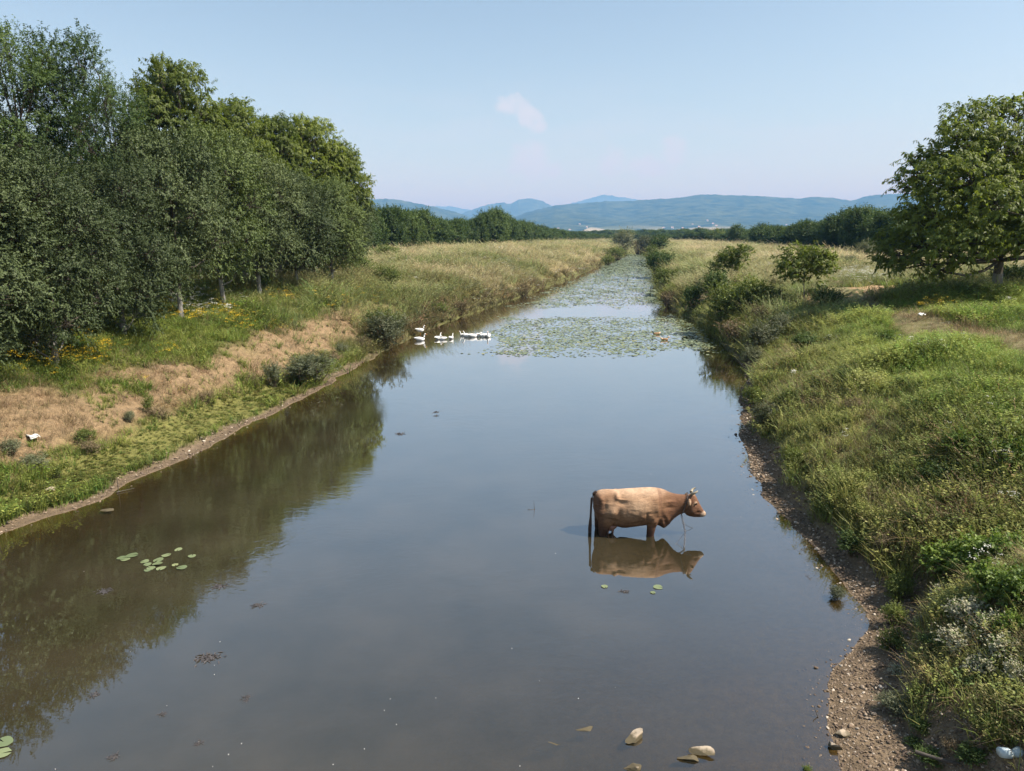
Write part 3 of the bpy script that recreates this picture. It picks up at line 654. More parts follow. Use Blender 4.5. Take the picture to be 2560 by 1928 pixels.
# hedge rows receding on both sides
G3 = 'hedge trees beyond the left meadow'; G4 = 'hedge trees beyond the right meadow'
SK = np.array([(100, 300), (230, 275), (320, 245), (420, 285), (540, 268), (600, 315), (700, 345), (760, 328), (860, 338), (920, 298), (1010, 272), (1080, 298), (1110, 338), (1190, 343), (1260, 368), (1320, 380), (1440, 400), (1540, 415), (1700, 425), (1900, 430)], float)
DS = np.array([(100, 100), (560, 135), (1000, 175), (1300, 240), (1550, 330), (1900, 480)], float)
HEDGE_XY = []
x = 70.0; q = 0
while x < 1880:
    for rk in range(2):
        Y = np.interp(x, DS[:, 0], DS[:, 1]) * (1 + .05 * rk) * (1 + .04 * (random.random() - .5))
        px = (850 + (x + random.uniform(-14, 14)) / 2.602) / S; yt = (420 + (np.interp(x, SK[:, 0], SK[:, 1]) + random.uniform(0, 26) * (1 if rk == 0 else .4)) / 2.602) / S
        hw = random.uniform(26, 36) * (110 / Y) ** .85
        special = rk == 1 and 985 < x < 1040
        px_tree(HED[q % 4], 'hedge_tree', px, yt, Y, hw, 'dense dark green tree in the long hedge row behind the left meadow', G3); q += 1
    x += random.uniform(38, 58) * (120 / Y) ** .55
px_tree(HED[2], 'hedge_tree', (850 + 1010 / 2.602) / S, (420 + 266 / 2.602) / S, 172, 27, 'tallest round tree rising from the hedge row behind the left meadow', None)
SK2 = np.array([(0, 430), (180, 420), (350, 405), (500, 420), (560, 378), (610, 415), (720, 366), (860, 385), (960, 342), (1040, 350), (1100, 338), (1180, 288), (1300, 276), (1420, 288), (1700, 300), (2300, 300)], float)
DS2 = np.array([(0, 500), (300, 300), (560, 220), (860, 150), (1100, 118), (1400, 100), (2300, 92)], float)
x = 20.0
while x < 2300:
    for rk in range(2):
        Y = np.interp(x, DS2[:, 0], DS2[:, 1]) * (1 + .07 * rk) * (1 + .05 * (random.random() - .5))
        px = (1600 + (x + random.uniform(-14, 14)) / 2.304) / S; yt = (400 + (np.interp(x, SK2[:, 0], SK2[:, 1]) + random.uniform(0, 20)) / 2.304) / S
        px_tree(HED[q % 4], 'hedge_tree', px, yt, Y, random.uniform(26, 38) * (105 / Y) ** .8, 'dark green bushy tree in the hedge row behind the right meadow', G4); q += 1
    x += random.uniform(40, 62) * (130 / Y) ** .5
px_tree(HED[1], 'hedge_tree', (1600 + 560 / 2.304) / S, (400 + 376 / 2.304) / S, 205, 16, 'lone upright small tree standing above the right hedge row', None)

# ------------------------------------------------------------------ scattering (ground cover and far woods)
def proto(cname, meshes):
    c = bpy.data.collections.new(cname)
    for i, me in enumerate(meshes):
        o = bpy.data.objects.new('%s_%02d' % (cname, i), me); c.objects.link(o)
    return c
def scatter(name, P, col, idx, scl, rot, coll, label=None):
    me = bpy.data.meshes.new(name); P = np.asarray(P, np.float32); me.vertices.add(len(P)); me.vertices.foreach_set('co', P.ravel())
    a = me.attributes.new('col', 'FLOAT_COLOR', 'POINT'); a.data.foreach_set('color', np.concatenate([col, np.ones((len(P), 1))], 1).astype(np.float32).ravel())
    a = me.attributes.new('idx', 'INT', 'POINT'); a.data.foreach_set('value', np.asarray(idx, np.int32))
    a = me.attributes.new('scl', 'FLOAT_VECTOR', 'POINT'); a.data.foreach_set('vector', np.asarray(scl, np.float32).ravel())
    a = me.attributes.new('rot', 'FLOAT_VECTOR', 'POINT'); a.data.foreach_set('vector', np.asarray(rot, np.float32).ravel())
    me.update(); o = link(name, me)
    ng = bpy.data.node_groups.new(name, 'GeometryNodeTree')
    ng.interface.new_socket('Geometry', in_out='INPUT', socket_type='NodeSocketGeometry'); ng.interface.new_socket('Geometry', in_out='OUTPUT', socket_type='NodeSocketGeometry')
    gi = ng.nodes.new('NodeGroupInput'); go = ng.nodes.new('NodeGroupOutput'); ip = ng.nodes.new('GeometryNodeInstanceOnPoints')
    ci = ng.nodes.new('GeometryNodeCollectionInfo'); ci.inputs['Collection'].default_value = coll; ci.inputs['Separate Children'].default_value = True; ci.inputs['Reset Children'].default_value = True
    ip.inputs['Pick Instance'].default_value = True
    def na(nm, t):
        n = ng.nodes.new('GeometryNodeInputNamedAttribute'); n.data_type = t; n.inputs['Name'].default_value = nm; return n.outputs['Attribute']
    ng.links.new(gi.outputs[0], ip.inputs['Points']); ng.links.new(ci.outputs[0], ip.inputs['Instance'])
    ng.links.new(na('idx', 'INT'), ip.inputs['Instance Index']); ng.links.new(na('scl', 'FLOAT_VECTOR'), ip.inputs['Scale'])
    er = ng.nodes.new('FunctionNodeEulerToRotation'); ng.links.new(na('rot', 'FLOAT_VECTOR'), er.inputs[0]); ng.links.new(er.outputs[0], ip.inputs['Rotation'])
    ng.links.new(ip.outputs[0], go.inputs[0])
    md = o.modifiers.new('scatter', 'NODES'); md.node_group = ng
    tag(o, label, None, None, 'stuff'); return o
def blades(n, r, h0, h1, w_, lean, seed, curl=.5, seedhead=0):
    g = np.random.default_rng(seed)
    a = g.random(n) * 6.283; rr = r * np.sqrt(g.random(n)); b = np.stack([np.cos(a) * rr, np.sin(a) * rr, np.full(n, -.03)], 1)
    h = h0 + (h1 - h0) * g.random(n); la = a + g.normal(size=n) * .9; ld = np.stack([np.cos(la), np.sin(la), 0 * la], 1)
    le = lean * (.3 + g.random(n)); sd = np.stack([-np.sin(la + g.normal(size=n)), np.cos(la), 0 * la], 1); sd = unit(sd)
    def pt(t): return b + np.array([0, 0, 1.]) * (h * t * (1 - curl * le * t * .5))[:, None] + ld * (h * le * t ** 1.7)[:, None]
    w1 = (w_ * (.7 + .6 * g.random(n)))[:, None]
    V = np.stack([b - sd * w1 * .5, b + sd * w1 * .5, pt(.55) - sd * w1 * .42, pt(.55) + sd * w1 * .42, pt(1.0)], 1).reshape(-1, 3)
    i = np.arange(n)[:, None] * 5; Q = i + np.array([[0, 1, 3, 2]]); T = i + np.array([[2, 3, 4]])
    v = np.repeat(g.random(n), 5)
    fq, ft = [Q], [T]
    if seedhead:
        k = np.arange(min(seedhead, n)); P = pt(.93)[k]; D = unit(pt(1.0)[k] - pt(.6)[k]); m_ = 5
        PP = np.repeat(P, m_, 0) + np.repeat(D, m_, 0) * np.tile(np.linspace(-.05, .10, m_), len(k))[:, None]
        V2, F2 = leaf_quads(PP, unit(np.repeat(D, m_, 0) + g.normal(size=(len(PP), 3)) * .35), sph(len(PP), g), .042, .013)
        fq.append(F2 + len(V)); V = np.concatenate([V, V2]); v = np.concatenate([v, np.full(len(V2), .85)])
    return np_mesh('tuft', V, [np.concatenate(fq), T], M['grass'], {'v': v})
def herb(stems, h, r, nl, LL, LW, seed, m_=None, flower=None):
    g = np.random.default_rng(seed); Ps, Ds, Ns, vs_ = [], [], [], []
    for s in range(stems):
        a = g.random() * 6.283; tip = np.array([math.cos(a) * r * (.4 + g.random()), math.sin(a) * r * (.4 + g.random()), h * (.6 + .5 * g.random())])
        for q in range(nl):
            t = (q + .7) / nl; p = tip * np.array([t ** 1.4, t ** 1.4, t]); b = g.random() * 6.283
            Ps.append(p); Ds.append((math.cos(b), math.sin(b), .25 * g.normal() + .1)); Ns.append((g.normal() * .35, g.normal() * .35, 1)); vs_.append(g.random())
    P, D, N_ = np.array(Ps), unit(np.array(Ds, float)), unit(np.array(Ns, float))
    V, F = leaf_quads(P, D, N_, LL * (.7 + .6 * g.random(len(P))), LW * (.7 + .6 * g.random(len(P))))
    return np_mesh('herb', V, [F], m_ or M['grass'], {'v': np.repeat(np.array(vs_), 4)})
def flowers(stems, h, r, heads, hr, seed, m_):
    g = np.random.default_rng(seed); Ps = []
    for s in range(stems):
        a = g.random() * 6.283; rr = r * g.random(); c = np.array([math.cos(a) * rr, math.sin(a) * rr, h * (.75 + .4 * g.random())])
        Ps.append(c[None] + g.normal(size=(heads, 3)) * np.array([hr, hr, hr * .35]))
    P = np.concatenate(Ps); n = len(P)
    b = g.random(n) * 6.283; D = np.stack([np.cos(b), np.sin(b), .1 * g.normal(size=n)], 1)
    V, F = leaf_quads(P, unit(D), unit(np.array([0, 0, 1.]) + g.normal(size=(n, 3)) * .4), .022, .018)
    return np_mesh('flower', V, [F], m_, {'v': np.repeat(g.random(n), 4)})
C_GREEN = proto('green_tuft', [blades(16, .13, .22, .46, .014, .7, 1), blades(14, .15, .28, .55, .013, .9, 2), blades(18, .12, .15, .34, .012, .8, 3), herb(7, .34, .17, 11, .058, .026, 4), herb(6, .42, .18, 12, .05, .020, 5)])
C_DRY = proto('dry_tuft', [blades(15, .15, .18, .40, .010, 1.3, 11, .8), blades(13, .17, .22, .5, .009, 1.5, 12, .9), blades(16, .13, .12, .3, .010, 1.2, 13, .8), blades(12, .12, .3, .6, .008, .8, 14, .5, 5)])
C_MEAD = proto('meadow_tuft', [blades(13, .18, .45, .85, .012, .55, 21, .5, 7), blades(12, .2, .5, .95, .011, .5, 22, .5, 8), blades(15, .2, .3, .65, .014, .7, 23), herb(6, .6, .2, 10, .08, .03, 24)])
C_MOSS = proto('moss_tuft', [herb(9, .07, .12, 4, .05, .032, 31), blades(18, .13, .05, .13, .010, .9, 32), herb(8, .09, .13, 4, .04, .026, 33)])
C_WHITE = proto('white_flower', [flowers(3, .55, .18, 14, .035, 41, M['white']), flowers(4, .6, .22, 12, .03, 42, M['white'])])
C_YELL = proto('yellow_flower', [flowers(4, .5, .16, 12, .04, 51, M['yellow']), flowers(3, .58, .18, 14, .045, 52, M['yellow'])])
def peb(seed):
    import bmesh
    bm = bmesh.new(); bmesh.ops.create_icosphere(bm, subdivisions=2, radius=.5); g = np.random.default_rng(seed); k = g.normal(size=(5, 3))
    for v in bm.verts:
        c = np.array(v.co); s = 1 + .18 * np.sin(c @ k[0] * 3) + .12 * np.sin(c @ k[1] * 5 + 1); v.co = Vector(c * s * np.array([1.0, .72, .45]))
    me = bpy.data.meshes.new('pebble'); bm.to_mesh(me); bm.free(); me.materials.append(M['pebble']); return me
def pebmat():
    m, nt, N, L = mat('pebble_stone')
    col = nd(nt, 'ShaderNodeAttribute', attribute_name='col', attribute_type='INSTANCER').outputs['Color']
    co = nd(nt, 'ShaderNodeTexCoord').outputs['Object']; f = noise(nt, 5, 4, .6, co)
    c = mixc(nt, 1.0, col, nd(nt, 'ShaderNodeCombineColor', {0: mrange(nt, f, .3, .7, .7, 1.2), 1: mrange(nt, f, .3, .7, .7, 1.2), 2: mrange(nt, f, .3, .7, .7, 1.2)}).outputs[0], 'MULTIPLY')
    out(nt, nd(nt, 'ShaderNodeBsdfPrincipled', {'Base Color': c, 'Roughness': .8, 'Specular IOR Level': .2}).outputs[0]); return m
M['pebble'] = pebmat()
C_PEB = proto('pebble', [peb(i) for i in range(4)])

def candidates(n, side, ymax, g):
    lo = 4.2 if side > 0 else 9.0
    y = lo * (ymax / lo) ** g.random(n)
    lim = y * .76 + 3.0
    if side > 0: a = xr(y); x = a + (np.maximum(lim - a, 0)) * g.random(n); ok = lim > a
    else: a = xl(y); x = a - (np.maximum(lim + a, 0)) * g.random(n); ok = (lim + a) > 0
    return x[ok], y[ok]
def colvar(base, n, g, s=.22, hue=.10):
    k = 1 + s * g.normal(size=(n, 1)); h = 1 + hue * g.normal(size=(n, 3)); return np.clip(np.array(base)[None, :] * k * h, .005, .9)
def rots(n, g, tilt=.12): return np.stack([g.normal(size=n) * tilt, g.normal(size=n) * tilt, g.random(n) * 6.283], 1)
def lod(y): return np.clip((y / 16.0), 1, 14) ** .62
g = np.random.default_rng(99)
SAPL = [ground_at(1736 * S, 655 * S, 12)[:2], ground_at(1580 * S, 612 * S, 12)[:2]]
BRAMBLE = [ground_at(2060 + bx / 4.164, 1350 + by / 4.164)[:2] for bx, by in [(1250, 420), (1560, 380), (1860, 330), (1700, 620), (2000, 720), (1230, 720), (1500, 900), (1680, 1010), (1370, 1180), (1850, 1260), (1640, 1430), (2010, 1500), (1950, 1020)]]
def field(x, y, g):
    """plants on the ground at x, y: split the points between the kinds of cover"""
    z = zones(x, y); n = len(x); u = g.random(n); d = z['d']
    H = terrain(x, y)
    fade = (1 - z['gravel']) * (1 - .96 * z['bare']) * (d > np.where(y > 28, -.1, .12)) * (1 - .25 * z['path'])
    lush = fbm(x * .35, y * .35, 3, 140); pt = fbm(x * .8, y * .8, 3, 150)
    pm = z['moss'] * (1 - z['tan'])
    pdry = np.clip(np.maximum(np.maximum(z['tan'], z['path']), z['dry'] * .5) + (pt - .55) * .5 - .9 * sstep(.56, .66, fbm(x * 1.1, y * 1.1, 3, 190)) * z['tan'], 0, 1) * (1 - pm)
    tall = sstep(30, 48, y) * sstep(.6, 2.0, d) * (1 - pm)
    k = np.full(n, -1)
    u2 = g.random(n)
    k[:] = 0
    k[u2 < pdry] = 1
    k[(g.random(n) < tall * .75)] = 2
    k[(g.random(n) < pm)] = 3
    dens = fade * np.where(k == 1, .8, 1.0) * (1 - .45 * z['tan']) * (1 - .80 * z['under'])
    br = np.zeros(n)
    for bx, by in BRAMBLE: br = np.maximum(br, sstep(.55, .30, np.hypot(x - bx, y - by)))
    for bx, by in SAPL: br = np.maximum(br, sstep(2.2, 1.2, np.hypot(x - bx, (y - by + 1.0) * .6)) * .8)
    keep = u < dens * (1 - .65 * br)
    return k, keep, z, H, lush, pt
allp = {q: [] for q in range(6)}
for side, N_ in ((1, 120000), (-1, 110000)):
    x, y = candidates(N_, side, 420, g); k, keep, z, H, lush, pt = field(x, y, g)
    x, y, k, H, lush, pt = x[keep], y[keep], k[keep], H[keep], lush[keep], pt[keep]; z = {q: v[keep] for q, v in z.items()}
    n = len(x); L_ = lod(y)
    dryness = np.clip(z['dry'] * .8 + (fbm(x * .22, y * .16, 3, 170) - .5) * 1.1 * sstep(25, 45, y) + (.22 if side > 0 else 0) * sstep(38, 55, y), 0, 1)[:, None]
    cg = colvar((0.245, 0.325, 0.064), n, g) * (.75 + .55 * lush[:, None])
    cl_ = fbm(x * .75, y * .6, 3, 260); cg = np.minimum(cg * (.70 + .55 * sstep(.32, .68, cl_))[:, None], np.array([[.31, .35, .085]]))
    if side > 0: cg = cg * (1 - .36 * sstep(5.2, 2.4, z['d'])[:, None]) + colvar((0.27, 0.225, 0.105), n, g) * (.36 * sstep(5.2, 2.4, z['d'])[:, None])
    else:
        fl = (sstep(30, 40, y) * sstep(4.5, 1.5, z['d']))[:, None]; cg = cg * .80 * (1 - fl) + colvar((0.20, 0.170, 0.080), n, g) * fl
    cd = colvar((0.25, 0.185, 0.10) if side < 0 else (0.29, 0.225, 0.12), n, g, .25, .08)
    cm = colvar((0.225, 0.245, 0.090), n, g, .22, .1) * (1 - dryness) + colvar((0.47, 0.40, 0.23), n, g, .2, .06) * dryness
    cmo = colvar((0.122, 0.140, 0.032), n, g, .22, .1)
    vary = .75 + .6 * g.random(n)
    hfac = np.where(side > 0, (.62 + .75 * sstep(.3, .7, lush)), .65 + .75 * sstep(.3, .7, lush)) * (1 - .2 * z['path']) * (1 - .3 * z['tan']) * np.where(side > 0, .62 + .38 * sstep(7, 12, y), 1)
    for q, cc, hs in ((0, cg, 1.0), (1, cd, .9), (2, cm, .9), (3, cmo, .62)):
        m_ = k == q
        s = vary[m_] * hs * hfac[m_]
        allp[q].append((np.stack([x, y, H], 1)[m_], cc[m_], np.stack([s * L_[m_], s * L_[m_], s * (L_[m_] ** .12)], 1)))
    # flowers
    fw = fbm(x * .30, y * .22, 3, 210); fy = fbm(x * .33, y * .3, 3, 230)
    if side < 0:
        pw = sstep(.56, .68, fw) * .12 * sstep(4, 5.5, z['d']) * sstep(22, 28, y) + sstep(.5, .7, fw) * .28 * sstep(50, 70, y)
        py_ = sstep(.56, .68, fy) * .13 * sstep(2.5, 4, z['d']) * sstep(60, 45, y)
    else:
        pw = sstep(.5, .64, fw) * .45 * sstep(33, 40, y) * sstep(6, 8, z['d']) * .6 + .0015; py_ = sstep(.62, .7, fy) * .06 * (y < 40)
    for q, pp in ((4, pw), (5, py_)):
        m_ = (g.random(n) < pp * (1 - z['moss']) * (1 - z['path'])); s = vary[m_]
        allp[q].append((np.stack([x, y, H], 1)[m_], np.ones((m_.sum(), 3)), np.stack([s * L_[m_] ** .5, s * L_[m_] ** .5, s * .95], 1)))
def cat(q): return [np.concatenate([a[i] for a in allp[q]]) for i in range(3)]
for q, nm, cl, np_, lb in ((0, 'green_grass', C_GREEN, 5, 'green grass and herbs covering the upper bank slopes'), (1, 'dry_grass', C_DRY, 4, 'straw coloured dry grass on the lower slopes and track'),
                       (2, 'meadow_grass', C_MEAD, 4, 'tall seeding meadow grass on the tops of both banks'), (3, 'low_green_cover', C_MOSS, 3, 'bright low green growth along the left waterline strip'),
                       (4, 'white_wildflowers', C_WHITE, 2, 'white flowering umbels scattered in the bank grass'), (5, 'yellow_wildflowers', C_YELL, 2, 'yellow flowering weeds on the left bank slope')):
    P, cc, ss = cat(q); scatter(nm, P, cc, g.integers(0, np_, len(P)), ss, rots(len(P), g), cl, lb)
# extra low growth on the bright strip
x, y = candidates(60000, -1, 36, g); z = zones(x, y); kk = g.random(len(x)) < z['moss'] * .9
x, y = x[kk], y[kk]; n = len(x); s = .7 + .7 * g.random(n)
# pebbles on both beaches and just under water
Ps, Cs, Ss = [], [], []
for side, N_, ym in ((1, 60000, 34), (-1, 9000, 34)):
    y = (4.6 if side > 0 else 10) * (ym / (4.6 if side > 0 else 10)) ** g.random(N_)
    dd = g.random(N_) * 3.4 - .5; x = xr(y) + dd if side > 0 else xl(y) - dd
    z = zones(x, y); kk = (g.random(N_) < np.where(z['d'] < 0, .12, z['gravel'])); x, y = x[kk], y[kk]; n = len(x)
    s = .018 + .05 * g.random(n) ** 3 + (.045 * (g.random(n) < .06)); s *= np.clip(y / 14, .7, 1.25)
    c0 = np.array([[.21, .155, .105], [.33, .26, .19], [.145, .105, .072], [.18, .135, .095], [.50, .43, .34], [.11, .08, .058]])[g.choice(6, n, p=[.26, .14, .22, .2, .06, .12])]
    Ps.append(np.stack([x, y, terrain(x, y) + s * .12], 1)); Cs.append(c0 * (1 + .15 * g.normal(size=(n, 1)))); Ss.append(np.stack([s, s, s * (.7 + .5 * g.random(n))], 1))
P = np.concatenate(Ps); scatter('gravel', P, np.clip(np.concatenate(Cs), .02, .8), g.integers(0, 4, len(P)), np.concatenate(Ss), rots(len(P), g, .3), C_PEB, 'small brown and pale pebbles on the waterside beaches')
# far woods and scrub on the plain
C_WOOD = proto('wood_tree', [h['crown'] for h in HED])
y = 430 * (3300 / 430) ** g.random(9000); x = (g.random(9000) - .42) * 1.7 * y
kk = (fbm(x / 190, y / 300, 3, 300) > np.interp(y, [430, 600, 900, 3300], [.56, .46, .47, .46])); x, y = x[kk], y[kk]; n = len(x); s = .75 + .5 * g.random(n)
scatter('distant_woods', np.stack([x, y, np.full(n, 2.9)], 1), np.ones((n, 3)), g.integers(0, 4, n), np.stack([s * 1.7, s * 1.7, s * np.interp(y, [430, 900, 3300], [.95, 1.0, 1.2])], 1), rots(n, g, .02), C_WOOD, 'far off belt of woods at the foot of the hills')
#@@PART3
# ------------------------------------------------------------------ shrubs and weeds one can single out
def make_shrub(kind, seed, leafm, LL, LW, ntw, per, nl=9, H=1.2, Rr=.7, up=.6, droop=.1, twl=.25, flat=.7, reed=False):
    g = np.random.default_rng(seed); lob = []
    for q in range(nl):
        a = q * 2.4 + g.random(); rr = Rr * .62 * math.sqrt((q + .3) / nl); z = H * (.30 + .42 * g.random()) * (1 - .25 * rr / Rr); k = Rr * (.30 + .20 * g.random())
        lob.append((math.cos(a) * rr, math.sin(a) * rr, z, k, k, min(H * .34, z * .95)))
    V, F, v, P, lob, li = foliage(lob, ntw, per, LL, LW, twl, droop, g, up, .6, .9, floor=0.0, flat=flat)
    parts = []
    for e in range(0, len(P), max(1, len(P) // 34)):
        b = np.array([P[e, 0] * .18, P[e, 1] * .18, -.12]); parts.append(tube(bent(b, P[e], 5, .08, g), np.linspace(.016, .005, 5), 4))
    sV, sF = join(parts)
    return dict(leaves=np_mesh(kind + '_leaves', V, [F], leafm, {'v': v}), stems=np_mesh(kind + '_stems', sV, [sF], M['stem'], smooth_=True), H=H, R=Rr)
SHR = {
    'green': [make_shrub('green', 600 + i, M['shrub'], .085, .034, 330, 9) for i in range(3)],
    'grey': [make_shrub('grey', 620 + i, M['greyshrub'], .10, .022, 420, 10, up=.8) for i in range(2)],
    'dry': [make_shrub('dry', 640 + i, M['dryshrub'], .085, .022, 230, 8, up=.7) for i in range(2)],
    'bramble': [make_shrub('bramble', 660 + i, M['bramble'], .105, .066, 330, 7, nl=11, up=.4, flat=1.2) for i in range(2)],
    'dusty': [make_shrub('dusty', 680 + i, M['dusty'], .085, .062, 300, 6, nl=10, up=.4, flat=1.2) for i in range(2)],
    'lime': [make_shrub('lime', 700, M['lime'], .09, .035, 260, 10, up=.7)],
    'dark': [make_shrub('dark', 720 + i, M['hedge'], .085, .045, 380, 9) for i in range(2)],
}
scount = [0]
def shrub(kind, px, py, wpx, hpx, label, name='shrub', group=None, cat='shrub', lo=4.0, deep=1.0):
    """px, py of its foot, its width and height, all in photograph pixels"""
    scount[0] += 1; pr = SHR[kind][scount[0] % len(SHR[kind])]
    g = ground_at(px, py, lo); dep_ = g[1] * .985 + (CAM_H - g[2]) * .2
    r = wpx / 2 / F_PX * dep_ * 1.08; h = hpx / F_PX * dep_ * 1.06
    e = empty(name, (g[0], g[1], g[2] - .03), scount[0] * 1.7, (r / pr['R'], r * deep / pr['R'], h / pr['H']))
    tag(e, label, cat, group); link('foliage', pr['leaves'], e); link('stems', pr['stems'], e); return e
def z5(x, y): return x / 2.212, 600 + y / 2.212
def z3(x, y): return 1600 + x / 2.304, 400 + y / 2.304
def z2(x, y): return 850 + x / 2.602, 420 + y / 2.602
# left bank
for kind, (x, y), wz, hz, label in [
    ('grey', (1715, 800), 280, 150, 'broad grey green willow shrub at the left waterline, end of the bright green strip'),
    ('grey', (1515, 815), 100, 130, 'upright leafy shrub just left of the broad waterline willow shrub'),
    ('dry', (1405, 815), 66, 85, 'small withered bush left of the upright leafy shrub'),
    ('grey', (2140, 595), 220, 170, 'large drooping willow shrub on the left bank nearest the geese'),
    ('green', (2120, 520), 190, 130, 'bright green bush just above the drooping willow shrub near the geese'),
    ('green', (820, 955), 64, 100, 'single tall leafy weed in the middle of the tan slope'),
    ('dry', (880, 985), 130, 70, 'low brown withered clump beside the tall leafy weed'),
    ('dry', (1140, 905), 110, 80, 'brown withered bush midway along the tan slope'),
    ('grey', (720, 1010), 60, 60, 'tiny grey weed clump left of the tall leafy weed'),
    ('green', (470, 1120), 110, 80, 'dark green weed clump above the green strip on the left'),
    ('dry', (500, 1180), 130, 80, 'withered brown clump just below the dark green weed clump'),
    ('grey', (200, 1275), 150, 90, 'grey green weed clump above the white boulder on the left'),
    ('grey', (60, 1190), 120, 80, 'grey weed clump at the left edge under the white scrap of paper'),
    ('green', (320, 1320), 50, 70, 'narrow leafy weed between the grey clump and the bright strip'),
    ('dry', (1845, 690), 110, 70, 'brown withered clump above the willow shrub on the left slope'),
    ('grey', (1895, 640), 70, 70, 'grey weed right of the brown clump on the left slope'),
    ('dry', (2020, 610), 110, 70, 'brown tuft on the eroded left shore before the drooping willow'),
    ('green', (110, 660), 90, 70, 'lone green weed among the yellow flowers at the far left'),
    ('dark', (150, 470), 330, 260, 'low dark green bush at the foot of the leftmost plum tree'),
    ('lime', (830, 240), 110, 120, 'yellowish young bush beside the dark gap under the trees'),
    ('lime', (930, 270), 70, 60, 'small broad leaved sapling right of the yellowish young bush'),
    ('dark', (1465, 290), 60, 130, 'narrow dark bush standing before the orchard trunks'),
    ('green', (2140, 260), 170, 110, 'rounded green bush on the bank top beside the white bag'),
    ('lime', (1990, 190), 200, 90, 'pale green bush at the meadow end of the orchard')]:
    px, py = z5(x, y); shrub(kind, px, py, wz / 2.212, hz / 2.212, label)
for kind, (x, y), wz, hz, label in [
    ('green', (300, 600), 190, 90, 'green bush at the left edge of the pale meadow'),
    ('dry', (780, 950), 150, 90, 'brown overhanging clump on the eroded left shore past the geese'),
    ('dry', (1180, 830), 130, 70, 'brown tussock along the left shore near the open water band'),
    ('green', (640, 960), 120, 80, 'olive clump on the left shore above the row of geese'),
    ('green', (1740, 640), 80, 70, 'dark small bush on the left shore far along the canal'),
    ('grey', (1850, 552), 150, 130, 'pale silvery willow at the far end of the canal'),
    ('green', (1790, 600), 170, 80, 'green bank shrub in front of the silvery willow'),
    ('dry', (1945, 566), 130, 100, 'brownish thicket closing the far end of the canal'),
    ('grey', (1990, 556), 130, 100, 'grey thicket right of the brownish one at the canal end'),
    ('dark', (2075, 555), 130, 110, 'dark round bush on the right shore at the canal end'),
    ('green', (2030, 600), 90, 90, 'green bush below the dark round bush on the right shore'),
    ('dark', (2065, 700), 140, 130, 'dark shrub leaning over the lily covered water on the right')]:
    px, py = z2(x, y); shrub(kind, px, py, wz / 2.602, hz / 2.602, label)
# right bank
for kind, (x, y), wz, hz, label, *dp in [
    ('green', (150, 740), 150, 110, 'olive shrub on the eroded right shore past the bare soil'),
    ('dry', (170, 850), 130, 100, 'brown overhanging grass clump on the right shore by the open water band'),
    ('dark', (300, 860), 110, 120, 'dark shrub right of the bare landslip on the right shore'),
    ('dark', (430, 790), 160, 140, 'leafy bush below the far walnut sapling'),
    ('green', (480, 930), 240, 200, 'big olive bush at the waterline, left end of the right shore thicket'),
    ('green', (590, 900), 260, 220, 'tallest bush of the right shore thicket'),
    ('green', (700, 880), 220, 160, 'bush of the thicket left of the young round walnut'),
    ('dark', (790, 880), 130, 70, 'dark bush left of the foot of the young round walnut'),
    ('green', (1010, 800), 110, 60, 'small bush right of the young walnut trunk'),
    ('dark', (1080, 860), 170, 120, 'dark green bush at the edge of the walnut shade'),
    ('dry', (560, 1040), 200, 110, 'drooping brown stems over the water below the thicket'),
    ('grey', (700, 1100), 200, 150, 'reedy grey green clump hanging over the right shore'),
    ('grey', (800, 1010), 160, 110, 'pale reedy clump above the hanging one on the right slope'),
    ('dry', (690, 970), 140, 140, 'tall brown seed stalks in front of the thicket'),
    ('grey', (650, 1190), 140, 100, 'grey green clump at the waterline where the shore juts out'),
    ('green', (650, 1430), 120, 130, 'grassy weed clump on the right beach opposite the open water'),
    ('grey', (720, 1530), 150, 120, 'reedy clump just above the right beach'),
    ('green', (830, 1440), 120, 120, 'arching green clump right of the beach weed clump'),
    ('dark', (1190, 1320), 130, 110, 'dark leafy bush in the middle of the right slope'),
    ('bramble', (1420, 1070), 110, 80, 'light green leafy weed high on the right slope'),
    ('dark', (1520, 1345), 120, 90, 'dark leafy clump right of the mid slope bush'),
    ('green', (1010, 1310), 120, 90, 'olive clump left of the dark mid slope bush'),
    ('dry', (1230, 1440), 160, 70, 'flattened brown clump low on the right slope'),
    ('dark', (950, 1090), 150, 90, 'dark clump of weeds above the reedy shore'),
    ('bramble', (2080, 1560), 130, 140, 'tall leafy weed with white flowers at the right edge'),
    ('green', (1110, 640), 80, 60, 'blue green bush in the pale field behind the round walnut'),
    ('grey', (1200, 630), 110, 70, 'grey bush right of the blue green bush in the pale field'),
    ('grey', (1300, 590), 110, 110, 'tallest grey bush in the pale field left of the big walnut'),
    ('green', (950, 490), 120, 50, 'light green bush topping the field behind the round walnut'),
    ('lime', (620, 560), 80, 60, 'thin young growth beside the far walnut sapling'),
    ('dark', (110, 650), 160, 110, 'dark green shrub at the lily edge of the right shore'),
    ('green', (450, 480), 110, 70, 'rounded bush on the field edge below the right hedge row'),
    ('dark', (2150, 750), 260, 130, 'dark undergrowth right of the big walnut trunk')]:
    px, py = z3(x, y); shrub(kind, px, py, wz / 2.304, hz / 2.304, label)
def z6(x, y): return 1750 + x / 1.795, 1000 + y / 1.795
def z5b(x, y): return 2060 + x / 4.164, 1350 + y / 4.164
